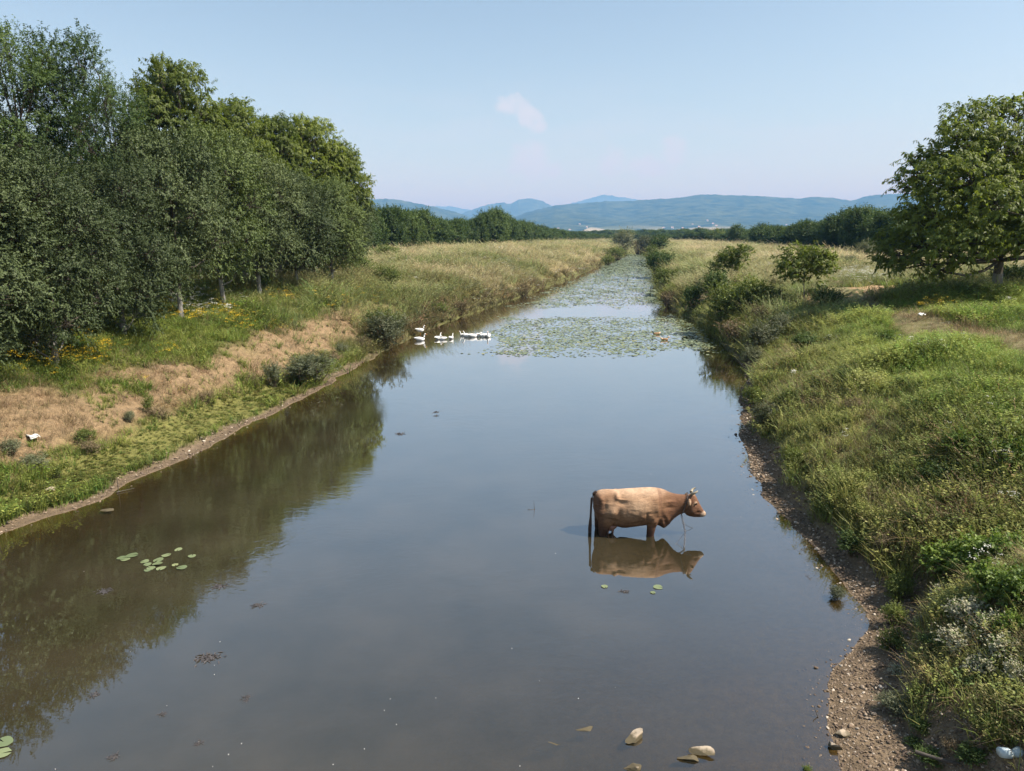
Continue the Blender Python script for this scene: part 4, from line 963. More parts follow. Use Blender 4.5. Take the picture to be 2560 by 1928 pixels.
for kind, (x, y), wz, hz, label in [
    ('green', (420, 320), 120, 110, 'grassy clump overhanging the right beach left of the cow'),
    ('green', (300, 60), 110, 90, 'grass clump at the water where the right beach begins'),
    ('dark', (690, 690), 140, 100, 'dark clump in the undercut hollow of the right bank'),
    ('dry', (830, 720), 120, 130, 'dry grass clump hanging over the undercut hollow'),
    ('dark', (1070, 400), 160, 120, 'dark leafy bush at mid height of the right slope beside the cow'),
    ('green', (960, 560), 150, 90, 'arching grass clump below the leafy bush on the right slope'),
    ('dry', (600, 490), 110, 60, 'withered clump at the top of the narrow mossy beach'),
    ('bramble', (1190, 260), 170, 120, 'leafy bush high on the right slope near the frame edge'),
    ('bramble', (1400, 330), 170, 150, 'dense leafy bush at the right frame edge above the slope')]:
    px, py = z6(x, y); shrub(kind, px, py, wz / 1.795, hz / 1.795, label)
for kind, (x, y), wz, hz, label in [
    ('bramble', (1250, 420), 420, 260, 'bright green bramble bush upper left of the bramble patch'),
    ('bramble', (1560, 380), 420, 300, 'bright green bramble bush in the middle of the bramble patch'),
    ('bramble', (1860, 330), 420, 280, 'bright green bramble bush at the upper right of the patch'),
    ('bramble', (1700, 620), 420, 260, 'bramble bush just above the whitish leaved bushes'),
    ('bramble', (2000, 720), 360, 300, 'bramble bush at the right edge beside the whitish leaves'),
    ('dusty', (1230, 720), 260, 170, 'whitish leaved bush at the top of the dusty patch'),
    ('dusty', (1500, 900), 320, 200, 'large whitish leaved bush in the centre of the dusty patch'),
    ('dusty', (1680, 1010), 280, 190, 'whitish leaved bush right of the dusty patch centre'),
    ('dusty', (1370, 1180), 300, 180, 'whitish leaved bush above the dark gap in the undergrowth'),
    ('dusty', (1850, 1260), 330, 190, 'whitish leaved bush lower right of the dusty patch'),
    ('dusty', (1640, 1430), 280, 170, 'lowest whitish leaved bush above the trodden soil'),
    ('dusty', (980, 960), 160, 130, 'small whitish sprig left of the dusty patch'),
    ('dark', (1150, 1140), 240, 130, 'dark leafy clump under the whitish bushes'),
    ('green', (760, 640), 230, 260, 'leafy bank edge clump over the pebble beach, upper one'),
    ('green', (730, 880), 200, 220, 'leafy bank edge clump over the pebble beach, middle one'),
    ('green', (700, 1150), 220, 220, 'leafy bank edge clump over the pebble beach, lower one'),
    ('dusty', (760, 1390), 150, 60, 'low sprig of pale leaves at the bank edge'),
    ('dry', (560, 250), 160, 200, 'dry grass hanging over the dark hollow by the beach'),
    ('grey', (130, 620), 130, 120, 'water weed clump standing at the edge of the pebbles'),
    ('bramble', (1950, 1020), 260, 200, 'leafy green clump right of the whitish leaves'),
    ('dusty', (2010, 1500), 240, 170, 'whitish leaved bush at the right edge above the bottle')]:
    px, py = z5b(x, y); kx = (1.15, 1.45) if kind in ('bramble', 'dusty') else (1.25, 1.15); shrub(kind, px, py, wz / 4.164 * kx[0], hz / 4.164 * kx[1], label)
def z7(x, y): return 2000 + x / 3.95, 1700 + y / 3.95
for kind, (x, y), wz, hz, label in [
    ('grey', (950, 320), 330, 180, 'pale grassy tussock with dark hanging roots above the gravel'),
    ('green', (1150, 260), 160, 220, 'bright green weed behind the pale grassy tussock'),
    ('dark', (1200, 480), 240, 110, 'dark mossy clump at the upper edge of the gravel'),
    ('dark', (1130, 650), 180, 90, 'dark tuft on the gravel below the mossy clump'),
    ('dry', (1480, 700), 190, 170, 'upright bunch of dry grass near the white bottle'),
    ('dark', (1700, 800), 280, 150, 'dark weeds in the hollow left of the white bottle'),
    ('dark', (1270, 790), 260, 130, 'dark earthy clump at the bottom of the gravel slope'),
    ('green', (1890, 420), 260, 150, 'olive weeds above the trodden soil at the right edge'),
    ('lime', (70, 900), 90, 70, 'bright green water weed at the lower edge of the photo')]:
    px, py = z7(x, y); shrub(kind, px, py, wz / 3.95, hz / 3.95, label)
#@@PART4
# ------------------------------------------------------------------ animals
def loft(secs, k=20, caps=True):
    """secs: (top_x, top_z, bottom_x, bottom_z, half width[, squareness, y shift]); rings in the plane through top, bottom and across"""
    n = len(secs); V = []; a = np.arange(k) / k * 2 * math.pi
    for s in secs:
        t = np.array([s[0], 0, s[1]]); b = np.array([s[2], 0, s[3]]); hw = s[4]; e = s[5] if len(s) > 5 else 1.0; ys = s[6] if len(s) > 6 else 0.0
        c = (t + b) / 2; ax = (t - b) / 2; ca, sa = np.cos(a), np.sin(a)
        f = lambda q: np.sign(q) * np.abs(q) ** e
        V.append(c + f(ca)[:, None] * ax + (f(sa) * hw)[:, None] * np.array([0, 1., 0]) + np.array([0, ys, 0]))
    V = np.concatenate(V); i = np.arange(n - 1)[:, None] * k + np.arange(k)[None]; j = np.arange(n - 1)[:, None] * k + (np.arange(k)[None] + 1) % k
    F = [list(f) for f in np.stack([i, j, j + k, i + k], -1).reshape(-1, 4)]
    if caps: F.append(list(range(k))[::-1]); F.append(list(range((n - 1) * k, n * k)))
    return V, F
def resample(secs, m_):
    s = np.array([tuple(q) + (1.0, 0.0)[len(q) - 5:] for q in secs], float); t = np.arange(len(s)); T = np.linspace(0, len(s) - 1, m_)
    # Catmull-Rom through the sections
    i = np.clip(np.floor(T).astype(int), 0, len(s) - 2); u = (T - i)[:, None]
    p0 = s[np.maximum(i - 1, 0)]; p1 = s[i]; p2 = s[i + 1]; p3 = s[np.minimum(i + 2, len(s) - 1)]
    return .5 * (2 * p1 + (p2 - p0) * u + (2 * p0 - 5 * p1 + 4 * p2 - p3) * u * u + (3 * p1 - p0 - 3 * p2 + p3) * u ** 3)
def tube_capped(pts, rad, k=12):
    V, F = tube(np.array(pts, float), np.array(rad, float), k); n = len(pts)
    F = [list(f) for f in F] + [list(range(k))[::-1], list(range((n - 1) * k, n * k))]; return V, F
def fuse(name, parts, voxel, mats, smooth_it=4):
    """one continuous skin over overlapping lofts"""
    Vs, Fs, o = [], [], 0
    for V, F in parts: Vs.append(V); Fs += [[q + o for q in f] for f in F]; o += len(V)
    me = bpy.data.meshes.new(name); me.from_pydata(np.concatenate(Vs).tolist(), [], Fs)
    import bmesh
    bm = bmesh.new(); bm.from_mesh(me); bmesh.ops.recalc_face_normals(bm, faces=bm.faces); bm.to_mesh(me); bm.free()
    o_ = bpy.data.objects.new(name, me); COL.objects.link(o_)
    r = o_.modifiers.new('r', 'REMESH'); r.mode = 'VOXEL'; r.voxel_size = voxel; r.use_smooth_shade = True
    s = o_.modifiers.new('s', 'SMOOTH'); s.factor = .5; s.iterations = smooth_it
    dg = bpy.context.evaluated_depsgraph_get(); nm = bpy.data.meshes.new_from_object(o_.evaluated_get(dg)); nm.name = name
    bpy.data.objects.remove(o_); bpy.data.meshes.remove(me)
    nm.materials.clear(); nm.materials.append(mats)
    for p in nm.polygons: p.use_smooth = True
    return nm
def get_co(me):
    a = np.empty(len(me.vertices) * 3, np.float32); me.vertices.foreach_get('co', a); return a.reshape(-1, 3)
def get_no(me):
    a = np.empty(len(me.vertices) * 3, np.float32); me.vertices.foreach_get('normal', a); return a.reshape(-1, 3)

# coat: fawn barrel, darker neck, head and legs, pale muzzle ring; flank sunlight, belly and rump shade painted in
m, nt, N, L = mat('cow_coat')
co = nd(nt, 'ShaderNodeTexCoord').outputs['Object']; ca = nd(nt, 'ShaderNodeAttribute', attribute_name='coat').outputs['Color']
st = nd(nt, 'ShaderNodeMapping', {'Vector': co, 'Scale': (6, 6, 22)}).outputs[0]
f1 = noise(nt, 2.2, 5, .65, st, .8); f2 = noise(nt, 5, 5, .6, co); f3 = noise(nt, 60, 3, .6, nd(nt, 'ShaderNodeMapping', {'Vector': co, 'Scale': (1, 1, .3)}).outputs[0])
k = mrange(nt, f2, .3, .7, .78, 1.2); k2 = mrange(nt, f1, .35, .65, .80, 1.15)
c = mixc(nt, 1.0, ca, nd(nt, 'ShaderNodeCombineColor', {0: k, 1: k, 2: k}).outputs[0], 'MULTIPLY')
c = mixc(nt, 1.0, c, nd(nt, 'ShaderNodeCombineColor', {0: k2, 1: k2, 2: k2}).outputs[0], 'MULTIPLY')
p = nd(nt, 'ShaderNodeBsdfPrincipled', {'Base Color': c, 'Roughness': .7, 'Specular IOR Level': .12})
hb_ = mth(nt, 'ADD', mth(nt, 'MULTIPLY', f1, .8), mth(nt, 'MULTIPLY', f3, .25))
b = nd(nt, 'ShaderNodeBump', {'Height': hb_, 'Strength': .55, 'Distance': .028}); L.new(b.outputs[0], p.inputs['Normal'])
out(nt, p.outputs[0]); M['coat'] = m
def cx_(X): return (X - 950) * .0018
def cz_(Y): return (790 - Y) * .00196
body = [(-.868, .72, -.86, .56, .03), (-.85, .81, -.835, .42, .12), (-.79, .885, -.77, .27, .195), (-.70, .918, -.68, .20, .245), (-.58, .93, -.57, .17, .275, 1.06), (-.42, .925, -.42, .15, .30, 1.06),
        (-.22, .945, -.22, .12, .335, 1.06), (-.02, .96, -.02, .15, .355, 1.06), (.14, .975, .14, .18, .34, 1.06), (.30, .985, .30, .19, .295, 1.04), (.44, .975, .44, .19, .25), (.56, .95, .56, .13, .205), (.66, .905, .645, .15, .165),
        (.76, .872, .725, .25, .135), (.87, .855, .80, .34, .115), (.98, .85, .90, .42, .105), (1.08, .855, .99, .46, .10), (1.13, .84, 1.02, .50, .08)]
head = [(1.085, .865, .985, .53, .07), (1.125, .895, 1.0, .455, .098), (1.185, .86, 1.045, .405, .115), (1.235, .775, 1.10, .385, .108), (1.285, .68, 1.165, .372, .088), (1.335, .59, 1.235, .370, .070), (1.38, .525, 1.295, .372, .064), (1.415, .485, 1.345, .378, .066), (1.432, .462, 1.385, .392, .055), (1.436, .44, 1.405, .41, .03)]
parts = [loft(resample(body, 60), 28), loft(resample(head, 34), 20)]
def leg(y, xs, zs, rx_, ry_):
    V, F = tube_capped([(x, y, z) for x, z in zip(xs, zs)], [1.0] * len(xs), 14); n = len(xs); V = V.reshape(n, 14, 3).copy()
    for q in range(n):
        c = V[q].mean(0); d = V[q] - c; d[:, 0] *= rx_[q]; d[:, 1] *= ry_[q]; d[:, 2] *= rx_[q] * .3; V[q] = c + d
    return V.reshape(-1, 3), F
for y, dx in ((-.155, 0.0), (.15, .035)):
    parts.append(leg(y, [.36 + dx, .36 + dx, .345 + dx, .32 + dx, .305 + dx, .30 + dx, .305 + dx, .315 + dx, .32 + dx], [.70, .52, .34, .20, .05, -.06, -.22, -.36, -.46], [.15, .15, .125, .092, .072, .066, .052, .054, .066], [.07, .10, .095, .075, .062, .056, .046, .05, .06]))
for y, dx in ((-.17, .03), (.165, -.03)):
    parts.append(leg(y, [-.55, -.58, -.62 + dx, -.67 + dx, -.70 + dx, -.69 + dx, -.68 + dx, -.67 + dx, -.66 + dx], [.72, .52, .34, .18, .05, -.08, -.24, -.37, -.46], [.20, .23, .19, .12, .082, .066, .056, .056, .066], [.09, .115, .10, .08, .065, .055, .048, .05, .06]))
for s in (-1, 1):   # ears
    E = np.array([1.075, s * .085, .775]); tip = np.array([1.02, s * .26, .72])
    V, F = tube_capped([E + (tip - E) * t for t in (0, .2, .45, .7, .9, 1.0)], [.03, .052, .074, .066, .038, .008], 10); V = V.copy(); cc = E + (tip - E) * .5
    V[:, 0] = cc[0] + (V[:, 0] - cc[0]) * .55; parts.append((V, F))
cow_me = fuse('cow', parts, .0125, M['coat'], 6)
P = get_co(cow_me).astype(float); Nn = get_no(cow_me).astype(float)
def bumpat(x, z, rx, rz, amt):
    return amt * np.exp(-((P[:, 0] - x) / rx) ** 2 - ((P[:, 2] - z) / rz) ** 2) * (np.abs(P[:, 1]) > .03)
disp = (bumpat(-.40, .84, .05, .05, .026) + bumpat(-.31, .74, .11, .07, -.022) + bumpat(-.30, .80, .13, .018, .012) + bumpat(-.49, .52, .09, .10, .030) + bumpat(-.36, .46, .05, .16, -.022)
        + bumpat(.42, .62, .06, .20, .012) + bumpat(.50, .60, .045, .20, -.007) + bumpat(.33, .38, .09, .09, .022) + bumpat(.20, .42, .035, .12, -.018) + bumpat(.66, .74, .12, .03, .012) + bumpat(.66, .62, .10, .04, -.014)
        + bumpat(-.72, .78, .06, .05, .016) + bumpat(-.64, .70, .05, .10, -.014) + bumpat(.12, .86, .07, .05, -.010) + bumpat(1.19, .70, .028, .028, .016) + bumpat(1.20, .66, .03, .02, -.010) + bumpat(1.26, .50, .06, .03, -.010) + bumpat(1.14, .52, .06, .07, .014))
ribs = .0016 * np.sin(P[:, 0] * 52 + P[:, 2] * 7) * np.exp(-((P[:, 0] + .02) / .22) ** 2 - ((P[:, 2] - .58) / .2) ** 2)
wr_ = (fbm(P[:, 0] * 7, P[:, 2] * 15, 3, 5) - .5) * .020 * np.exp(-((P[:, 2] - .40) / .26) ** 2) * (P[:, 0] < .6)
fold_ = .010 * np.sin((P[:, 0] * .9 + P[:, 2] * .35) * 46) * np.exp(-((P[:, 0] - .58) / .10) ** 2 - ((P[:, 2] - .28) / .16) ** 2)
P2 = P + Nn * (disp * 1.5 + ribs + wr_ * 1.4 + fold_ * 1.4)[:, None]
cow_me.vertices.foreach_set('co', P2.astype(np.float32).ravel())
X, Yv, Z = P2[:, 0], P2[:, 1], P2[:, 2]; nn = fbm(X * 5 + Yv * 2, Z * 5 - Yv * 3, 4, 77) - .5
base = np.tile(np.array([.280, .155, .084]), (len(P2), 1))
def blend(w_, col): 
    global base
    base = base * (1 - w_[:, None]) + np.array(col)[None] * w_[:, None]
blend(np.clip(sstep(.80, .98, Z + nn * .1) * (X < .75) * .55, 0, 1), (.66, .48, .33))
blend(np.exp(-((X - .02) / .34) ** 2 - ((Z - .70 + nn * .1) / .20) ** 2) * .72, (.52, .355, .225))  # sunlit patch of the flank, painted into the coat colour
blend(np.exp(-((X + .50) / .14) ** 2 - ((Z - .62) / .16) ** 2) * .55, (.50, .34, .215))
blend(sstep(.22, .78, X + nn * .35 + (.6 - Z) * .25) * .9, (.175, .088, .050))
blend(sstep(.42, .14, Z + nn * .25) * .82 * (X < .75), (.125, .064, .04))  # darker belly: partly coat, partly its underside shade painted in
blend(sstep(-.58, -.78, X + nn * .14 - (.75 - Z) * .14) * .8 * sstep(.9, .8, Z), (.12, .064, .042))  # darker rear: coat tone plus painted shade on the side away from the sun
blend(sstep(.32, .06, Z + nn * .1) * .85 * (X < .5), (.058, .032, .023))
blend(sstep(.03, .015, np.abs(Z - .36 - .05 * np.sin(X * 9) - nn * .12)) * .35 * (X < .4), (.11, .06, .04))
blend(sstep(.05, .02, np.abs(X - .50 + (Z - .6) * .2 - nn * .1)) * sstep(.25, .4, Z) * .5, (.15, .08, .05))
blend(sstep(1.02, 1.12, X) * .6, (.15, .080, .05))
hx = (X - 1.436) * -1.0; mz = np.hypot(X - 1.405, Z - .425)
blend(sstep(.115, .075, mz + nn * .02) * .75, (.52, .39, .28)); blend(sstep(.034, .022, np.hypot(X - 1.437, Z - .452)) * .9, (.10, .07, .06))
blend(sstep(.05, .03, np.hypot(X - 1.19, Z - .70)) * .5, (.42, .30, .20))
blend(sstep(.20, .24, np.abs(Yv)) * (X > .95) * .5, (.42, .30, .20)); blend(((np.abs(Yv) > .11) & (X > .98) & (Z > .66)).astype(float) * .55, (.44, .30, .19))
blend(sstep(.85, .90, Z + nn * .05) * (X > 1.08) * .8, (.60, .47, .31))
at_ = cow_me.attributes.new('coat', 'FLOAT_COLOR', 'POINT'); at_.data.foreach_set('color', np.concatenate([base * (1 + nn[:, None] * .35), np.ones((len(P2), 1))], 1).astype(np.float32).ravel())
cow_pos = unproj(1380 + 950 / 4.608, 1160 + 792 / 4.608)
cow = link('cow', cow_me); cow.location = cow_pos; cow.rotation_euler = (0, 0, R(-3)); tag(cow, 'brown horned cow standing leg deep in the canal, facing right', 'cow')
def horn(s):
    pts = [(1.12, s * .050, .885), (1.135, s * .090, .905), (1.165, s * .110, .93), (1.20, s * .105, .955), (1.222, s * .095, .972)]
    V, F = tube(np.array(pts), np.array([.032, .029, .023, .014, .004]), 9); link('horn', np_mesh('horn', V, [F], M['horn'], smooth_=True), cow)
horn(-1); horn(1)
def ball(c, r, name, m_, par, sc=(1, 1, 1)):
    import bmesh
    bm = bmesh.new(); bmesh.ops.create_uvsphere(bm, u_segments=12, v_segments=8, radius=r); me = bpy.data.meshes.new(name); bm.to_mesh(me); bm.free()
    for p_ in me.polygons: p_.use_smooth = True
    me.materials.append(m_); o = link(name, me, par); o.location = c; o.scale = sc; return o
for s in (-1, 1): ball((1.195, s * .104, .695), .021, 'eye', M['eye'], cow, (1.2, .7, 1))
V, F = tube(np.array([(-.80, 0, .875), (-.86, -.015, .835), (-.895, -.03, .74), (-.905, -.035, .55), (-.91, -.04, .35), (-.915, -.04, .2), (-.92, -.04, .08), (-.918, -.04, -.06), (-.915, -.04, -.25)]), np.array([.035, .032, .026, .021, .022, .034, .038, .035, .012]), 10)
link('tail', np_mesh('tail', V, [F], M['tailhair'], smooth_=True), cow)
up_ = [loft(resample([(-.62, .20, -.60, .16, .06), (-.58, .26, -.56, .07, .12), (-.48, .27, -.48, .035, .13), (-.38, .26, -.40, .09, .10), (-.32, .22, -.34, .16, .05)], 14), 16)]
for tx_, ty_ in ((-.55, -.08), (-.45, -.08), (-.55, .08), (-.45, .08)): up_.append(tube_capped([(tx_, ty_, .10), (tx_, ty_ * 1.05, .04), (tx_, ty_ * 1.05, -.02)], [.026, .021, .014], 8))
link('udder', fuse('udder', up_, .011, M['udder'], 3), cow)
# tether chain: ring round the neck and links hanging to the water
def chain_links(path, step, r, wire):
    path = np.array(path, float); sg = np.linalg.norm(np.diff(path, axis=0), axis=1); s = np.concatenate([[0], np.cumsum(sg)])
    n = int(s[-1] / step); q = np.linspace(0, s[-1], n); Pq = np.stack([np.interp(q, s, path[:, j]) for j in range(3)], 1); T = unit(np.gradient(Pq, axis=0)); out_ = []
    for i_ in range(n):
        ref = np.array([0, 1., 0]) if i_ % 2 else np.array([1., .2, 0]); u_ = unit(np.cross(T[i_], ref)[None])[0]; a = np.linspace(0, 2 * math.pi, 13)
        out_.append(tube(Pq[i_] + np.cos(a)[:, None] * T[i_] * step * .62 + np.sin(a)[:, None] * u_ * r, np.full(13, wire), 5))
    return join(out_)
Mc = Matrix.Translation(Vector(cow_pos)) @ Matrix.Rotation(R(-3), 4, 'Z')
W = lambda x, y, z: tuple(Mc @ Vector((x, y, z)))
end = unproj(1380 + 1518 / 4.608, 1160 + 965 / 4.608)
a = np.linspace(0, 2 * math.pi, 25)
neck = [W(.985 + .055 * math.cos(t), math.sin(t) * .118, .66 + .225 * math.cos(t)) for t in a]
n0 = W(.93, -.02, .43); mid_ = (np.array(n0) * .45 + end * .55) + np.array([.05, 0, 0])
hang = [n0, np.array(n0) * .7 + end * .3 + np.array([.035, 0, -.01]), mid_, np.array(n0) * .2 + end * .8 + np.array([.03, 0, .0]), end + np.array([0, 0, -.03])]
cV, cF = join([chain_links(neck, .034, .012, .0042), chain_links(hang, .040, .016, .0055),
               tube(bent(np.array(n0) * .75 + end * .25, mid_ + np.array([.14, -.02, .10]), 8, .05, rng), np.full(8, .004), 5), tube(bent(mid_ + np.array([.14, -.02, .10]), mid_ + np.array([.0, 0, .02]), 8, .05, rng), np.full(8, .004), 5),
               tube(bent(mid_, end + np.array([-.17, .12, -.02]), 10, .06, rng), np.full(10, .0035), 5)])
tag(link('tether_chain', np_mesh('tether_chain', cV, [cF], M['chain'], smooth_=True)), "loose tether chain hanging from the cow's neck into the water", 'chain')

# geese -----------------------------------------------------------------
def goose_mesh(kind, mt, seed):
    b = [(-.36, .20, -.35, .17, .02), (-.29, .205, -.28, .06, .075), (-.17, .21, -.16, -.05, .125), (0, .225, 0, -.07, .145), (.15, .21, .14, -.06, .125), (.26, .16, .22, -.01, .075), (.29, .11, .27, .05, .03)]
    ps = [loft(resample(b, 22), 16)]
    if kind == 'up': ps.append(tube_capped([(.19, 0, .10), (.25, 0, .22), (.265, 0, .30), (.27, 0, .37), (.30, 0, .42), (.345, 0, .415), (.365, 0, .405)], [.072, .056, .046, .042, .048, .040, .016], 12))
    elif kind == 'low': ps.append(tube_capped([(.18, 0, .10), (.27, 0, .19), (.33, 0, .23), (.40, 0, .22), (.44, 0, .20), (.47, 0, .18)], [.065, .047, .038, .040, .034, .015], 12))
    else: ps.append(tube_capped([(.17, 0, .12), (.23, 0, .24), (.22, .04, .32), (.15, .08, .33), (.08, .10, .29), (.04, .10, .26)], [.065, .045, .037, .040, .036, .016], 12))
    for s in (-1, 1):
        w_ = [(-.40, .205, -.39, .17, .012, 1, s * .055), (-.22, .225, -.22, .06, .035, 1, s * .115), (.02, .225, .02, .02, .038, 1, s * .130), (.14, .18, .13, .07, .02, 1, s * .115)]; ps.append(loft(resample(w_, 10), 10))
    return fuse('goose', ps, .016, mt, 2)
BILL = {'up': ((.355, 0, .408), (.43, 0, .385)), 'low': ((.455, 0, .19), (.52, 0, .15)), 'back': ((.05, .10, .265), (0, .10, .235))}
GM = {k: goose_mesh(k, M['feather'], 1) for k in BILL}
BM = {}
for k, (p0, p1) in BILL.items():
    V, F = tube(np.array([p0, (np.array(p0) + np.array(p1)) / 2, p1]), np.array([.022, .018, .008]), 8); BM[k] = np_mesh('bill', V, [F], M['bill'], smooth_=True)
def goose(px, py, kind, rz, label, sc=1.0, h=0.0, x0=1020, y0=800, zf=9.217):
    p_ = unproj(x0 + px / zf, y0 + py / zf, h); o = link('goose', GM[kind]); o.location = p_ + np.array([0, 0, .0]); o.rotation_euler = (0, 0, R(rz)); o.scale = (sc * .82,) * 3
    tag(o, label, 'goose', 'white geese on the canal'); b_ = link('bill', BM[kind], o); return o
gs = goose(265, 395, 'up', 10, 'white goose standing on the shore behind the leftmost swimming goose', 1.0)
gs.location = tuple(np.array(gs.location) + np.array([0, .35, .30]))
lg = [tube(np.array([(x, y, -.02), (x + .01, y, -.14), (x, y, -.30)]), np.array([.022, .014, .014]), 6) for x, y in ((0, -.06), (.02, .06))]
V, F = join(lg[:1]); link('leg', np_mesh('leg', V, [F], M['bill'], smooth_=True), gs); V, F = join(lg[1:]); link('leg', np_mesh('leg', V, [F], M['bill'], smooth_=True), gs)
goose(280, 478, 'up', 8, 'leftmost swimming white goose with raised neck', 1.12)
goose(700, 445, 'up', 60, 'white goose with tall neck in the pair left of centre', 1.0)
goose(800, 455, 'back', 200, 'white goose with tucked head beside the tall necked goose of the pair', .85)
goose(1000, 435, 'up', 70, 'lone white goose swimming between the pair and the long row', .85)
goose(1275, 370, 'up', 185, 'rear white goose at the left end of the long row, facing left', .85)
goose(1375, 395, 'up', 175, 'white goose with upright head at the front left of the long row', 1.0)
goose(1500, 395, 'low', 20, 'white goose with stretched low neck in the middle of the row', 1.05)
goose(1640, 385, 'back', 15, 'white goose with bent neck near the lily pads', .9)
goose(1750, 390, 'low', 190, 'white goose low in the water right of the middle of the row', 1.0)
goose(1850, 395, 'up', 265, 'white goose facing the viewer at the right end of the row', 1.05)
# two ducks among the lily pads
def duck(px, py, rz, label, dark):
    p_ = unproj(1600 + px / 11.06, 800 + py / 11.06)
    o = empty('duck', p_, R(rz), (.92,) * 3); tag(o, label, 'duck')
    bd = [loft(resample([(-.30, .16, -.29, .12, .02), (-.22, .15, -.21, .0, .07), (-.05, .15, -.05, -.05, .11), (.10, .14, .10, -.05, .10), (.20, .08, .18, .0, .04)], 16), 12)]
    link('body', fuse('duck_body', bd, .014, M['duckbrown'], 2), o)
    hd = fuse('duck_head', [tube_capped([(.14, 0, .07), (.19, 0, .13), (.22, 0, .19), (.27, 0, .20), (.30, 0, .18)], [.05, .036, .045, .042, .015], 10)], .012, M['duckdark'] if dark else M['duckbuff'], 2); link('head', hd, o)
    V, F = tube(np.array([(.295, 0, .185), (.33, 0, .175), (.36, 0, .168)]), np.array([.017, .016, .008]), 7); link('bill', np_mesh('bill', V, [F], M['bill'], smooth_=True), o)
    rp = fuse('rump', [loft(resample([(-.33, .17, -.32, .14, .015), (-.26, .175, -.25, .03, .065), (-.17, .16, -.16, -.01, .085)], 8), 10)], .014, M['duckbuff'], 2); link('tail', rp, o)
duck(440, 405, 185, 'dark headed duck with buff rear among the lily pads, facing left', True)
duck(690, 560, 10, 'small brown and white duck right of the dark headed duck', False)

# ------------------------------------------------------------------ lily pads
def padmat():
    m, nt, N, L = mat('lily_pad_leaf')
    oi = nd(nt, 'ShaderNodeObjectInfo'); v = nd(nt, 'ShaderNodeAttribute', attribute_name='v').outputs['Fac']
    co = nd(nt, 'ShaderNodeTexCoord').outputs['Object']
    k = mth(nt, 'FRACT', mth(nt, 'ADD', v, oi.outputs['Random']))
    c = mixc(nt, k, (0.12, 0.155, 0.075, 1), (0.225, 0.26, 0.13, 1)); c = mixc(nt, mrange(nt, k, .86, 1.06), c, (0.42, 0.36, 0.13, 1))
    f = noise(nt, 9, 4, .6, co); c = mixc(nt, mrange(nt, f, .55, .75, 0, .45), c, (0.10, 0.11, 0.04, 1))
    out(nt, nd(nt, 'ShaderNodeBsdfPrincipled', {'Base Color': c, 'Roughness': .38, 'Specular IOR Level': .5}).outputs[0]); return m
M['pad'] = padmat()
def pad_geo(seed, curl=.12, lift=.012):
    g = np.random.default_rng(seed); n = 22; a = np.linspace(.16, 2 * math.pi - .16, n); r = 1 + .05 * np.sin(a * 3 + g.random() * 6) + .03 * g.normal(size=n)
    ring = np.stack([np.cos(a) * r, np.sin(a) * r * .92, lift / .12 * .12 + curl * .35 * np.maximum(0, np.sin(a * 2 + g.random() * 6)) ** 2], 1)
    inn = np.stack([np.cos(a) * r * .6, np.sin(a) * r * .55, np.full(n, .03)], 1); V = np.concatenate([[[0, 0, .01]], inn, ring])
    T = np.stack([np.zeros(n - 1, int), np.arange(1, n), np.arange(2, n + 1)], 1); i = np.arange(1, n); Q = np.stack([i, i + n, i + n + 1, i + 1], 1)
    return V, T, Q
PADM = []
for sd in range(4):
    V, T, Q = pad_geo(sd, .10 + .08 * sd); PADM.append(np_mesh('lily_pad', V, [T, Q], M['pad'], {'v': np.zeros(len(V))}, True))
def pad(pos, r, label, group, tilt=0.0):
    o = link('lily_pad', PADM[random.randrange(4)]); o.location = (pos[0], pos[1], .006 + abs(tilt) * r * .6); o.rotation_euler = (tilt * random.uniform(-1, 1), tilt * random.uniform(-1, 1), random.random() * 6.28); o.scale = (r, r, r)
    return tag(o, label, 'lily pad', group)
def z8(x, y): return x / 2.458, 1250 + y / 2.458
GP = 'lily pads of the small patch on the near water'
for x, y, w_, lb in [(810, 343, 72, 'round flat lily pad at the upper left of the small near patch'), (750, 358, 58, 'leftmost lily pad of the small near patch'), (770, 368, 54, 'lily pad just below the leftmost one of the near patch'),
                     (890, 381, 50, 'lily pad at the left of the middle cluster, uppermost there'), (975, 370, 60, 'round lily pad in the middle of the near patch'), (1022, 342, 54, 'lily pad above the middle one, beside a bent stalk'),
                     (1097, 306, 46, 'topmost lily pad of the near patch'), (1180, 347, 48, 'rightmost lily pad of the near patch'), (908, 398, 44, 'small lily pad under the upper one of the middle cluster'), (968, 398, 60, 'curled yellowing lily pad below the round middle one'),
                     (990, 423, 60, 'lily pad at the lower right of the middle cluster'), (1117, 418, 62, 'large separate lily pad at the lower right of the near patch'), (905, 434, 40, 'lowest lily pad of the near patch'), (930, 421, 50, 'yellow lily pad at the bottom of the middle cluster'),
                     (1075, 401, 40, 'half sunken lily pad left of the large separate one'), (25, 1492, 95, 'big lily pad cut by the left edge of the photo, upper one'), (8, 1562, 95, 'big lily pad cut by the left edge of the photo, lower one')]:
    p_ = unproj(*z8(x, y)); dp = math.hypot(p_[1], 6); pad(p_, w_ / 2.458 / 2 / F_PX * dp, lb, GP, .06 if 'curled' not in lb else .3)
for x, y, w_, lb in [(605, 1415, 78, 'small lily pad below the hind legs of the cow'), (1220, 1423, 104, "larger lily pad below the cow's front legs"), (1162, 1485, 62, "curled small lily pad under the larger one by the cow's reflection")]:
    p_ = unproj(1380 + x / 4.608, 1160 + y / 4.608); dp = math.hypot(p_[1], 6); pad(p_, w_ / 4.608 / 2 / F_PX * dp, lb, GP, .05)
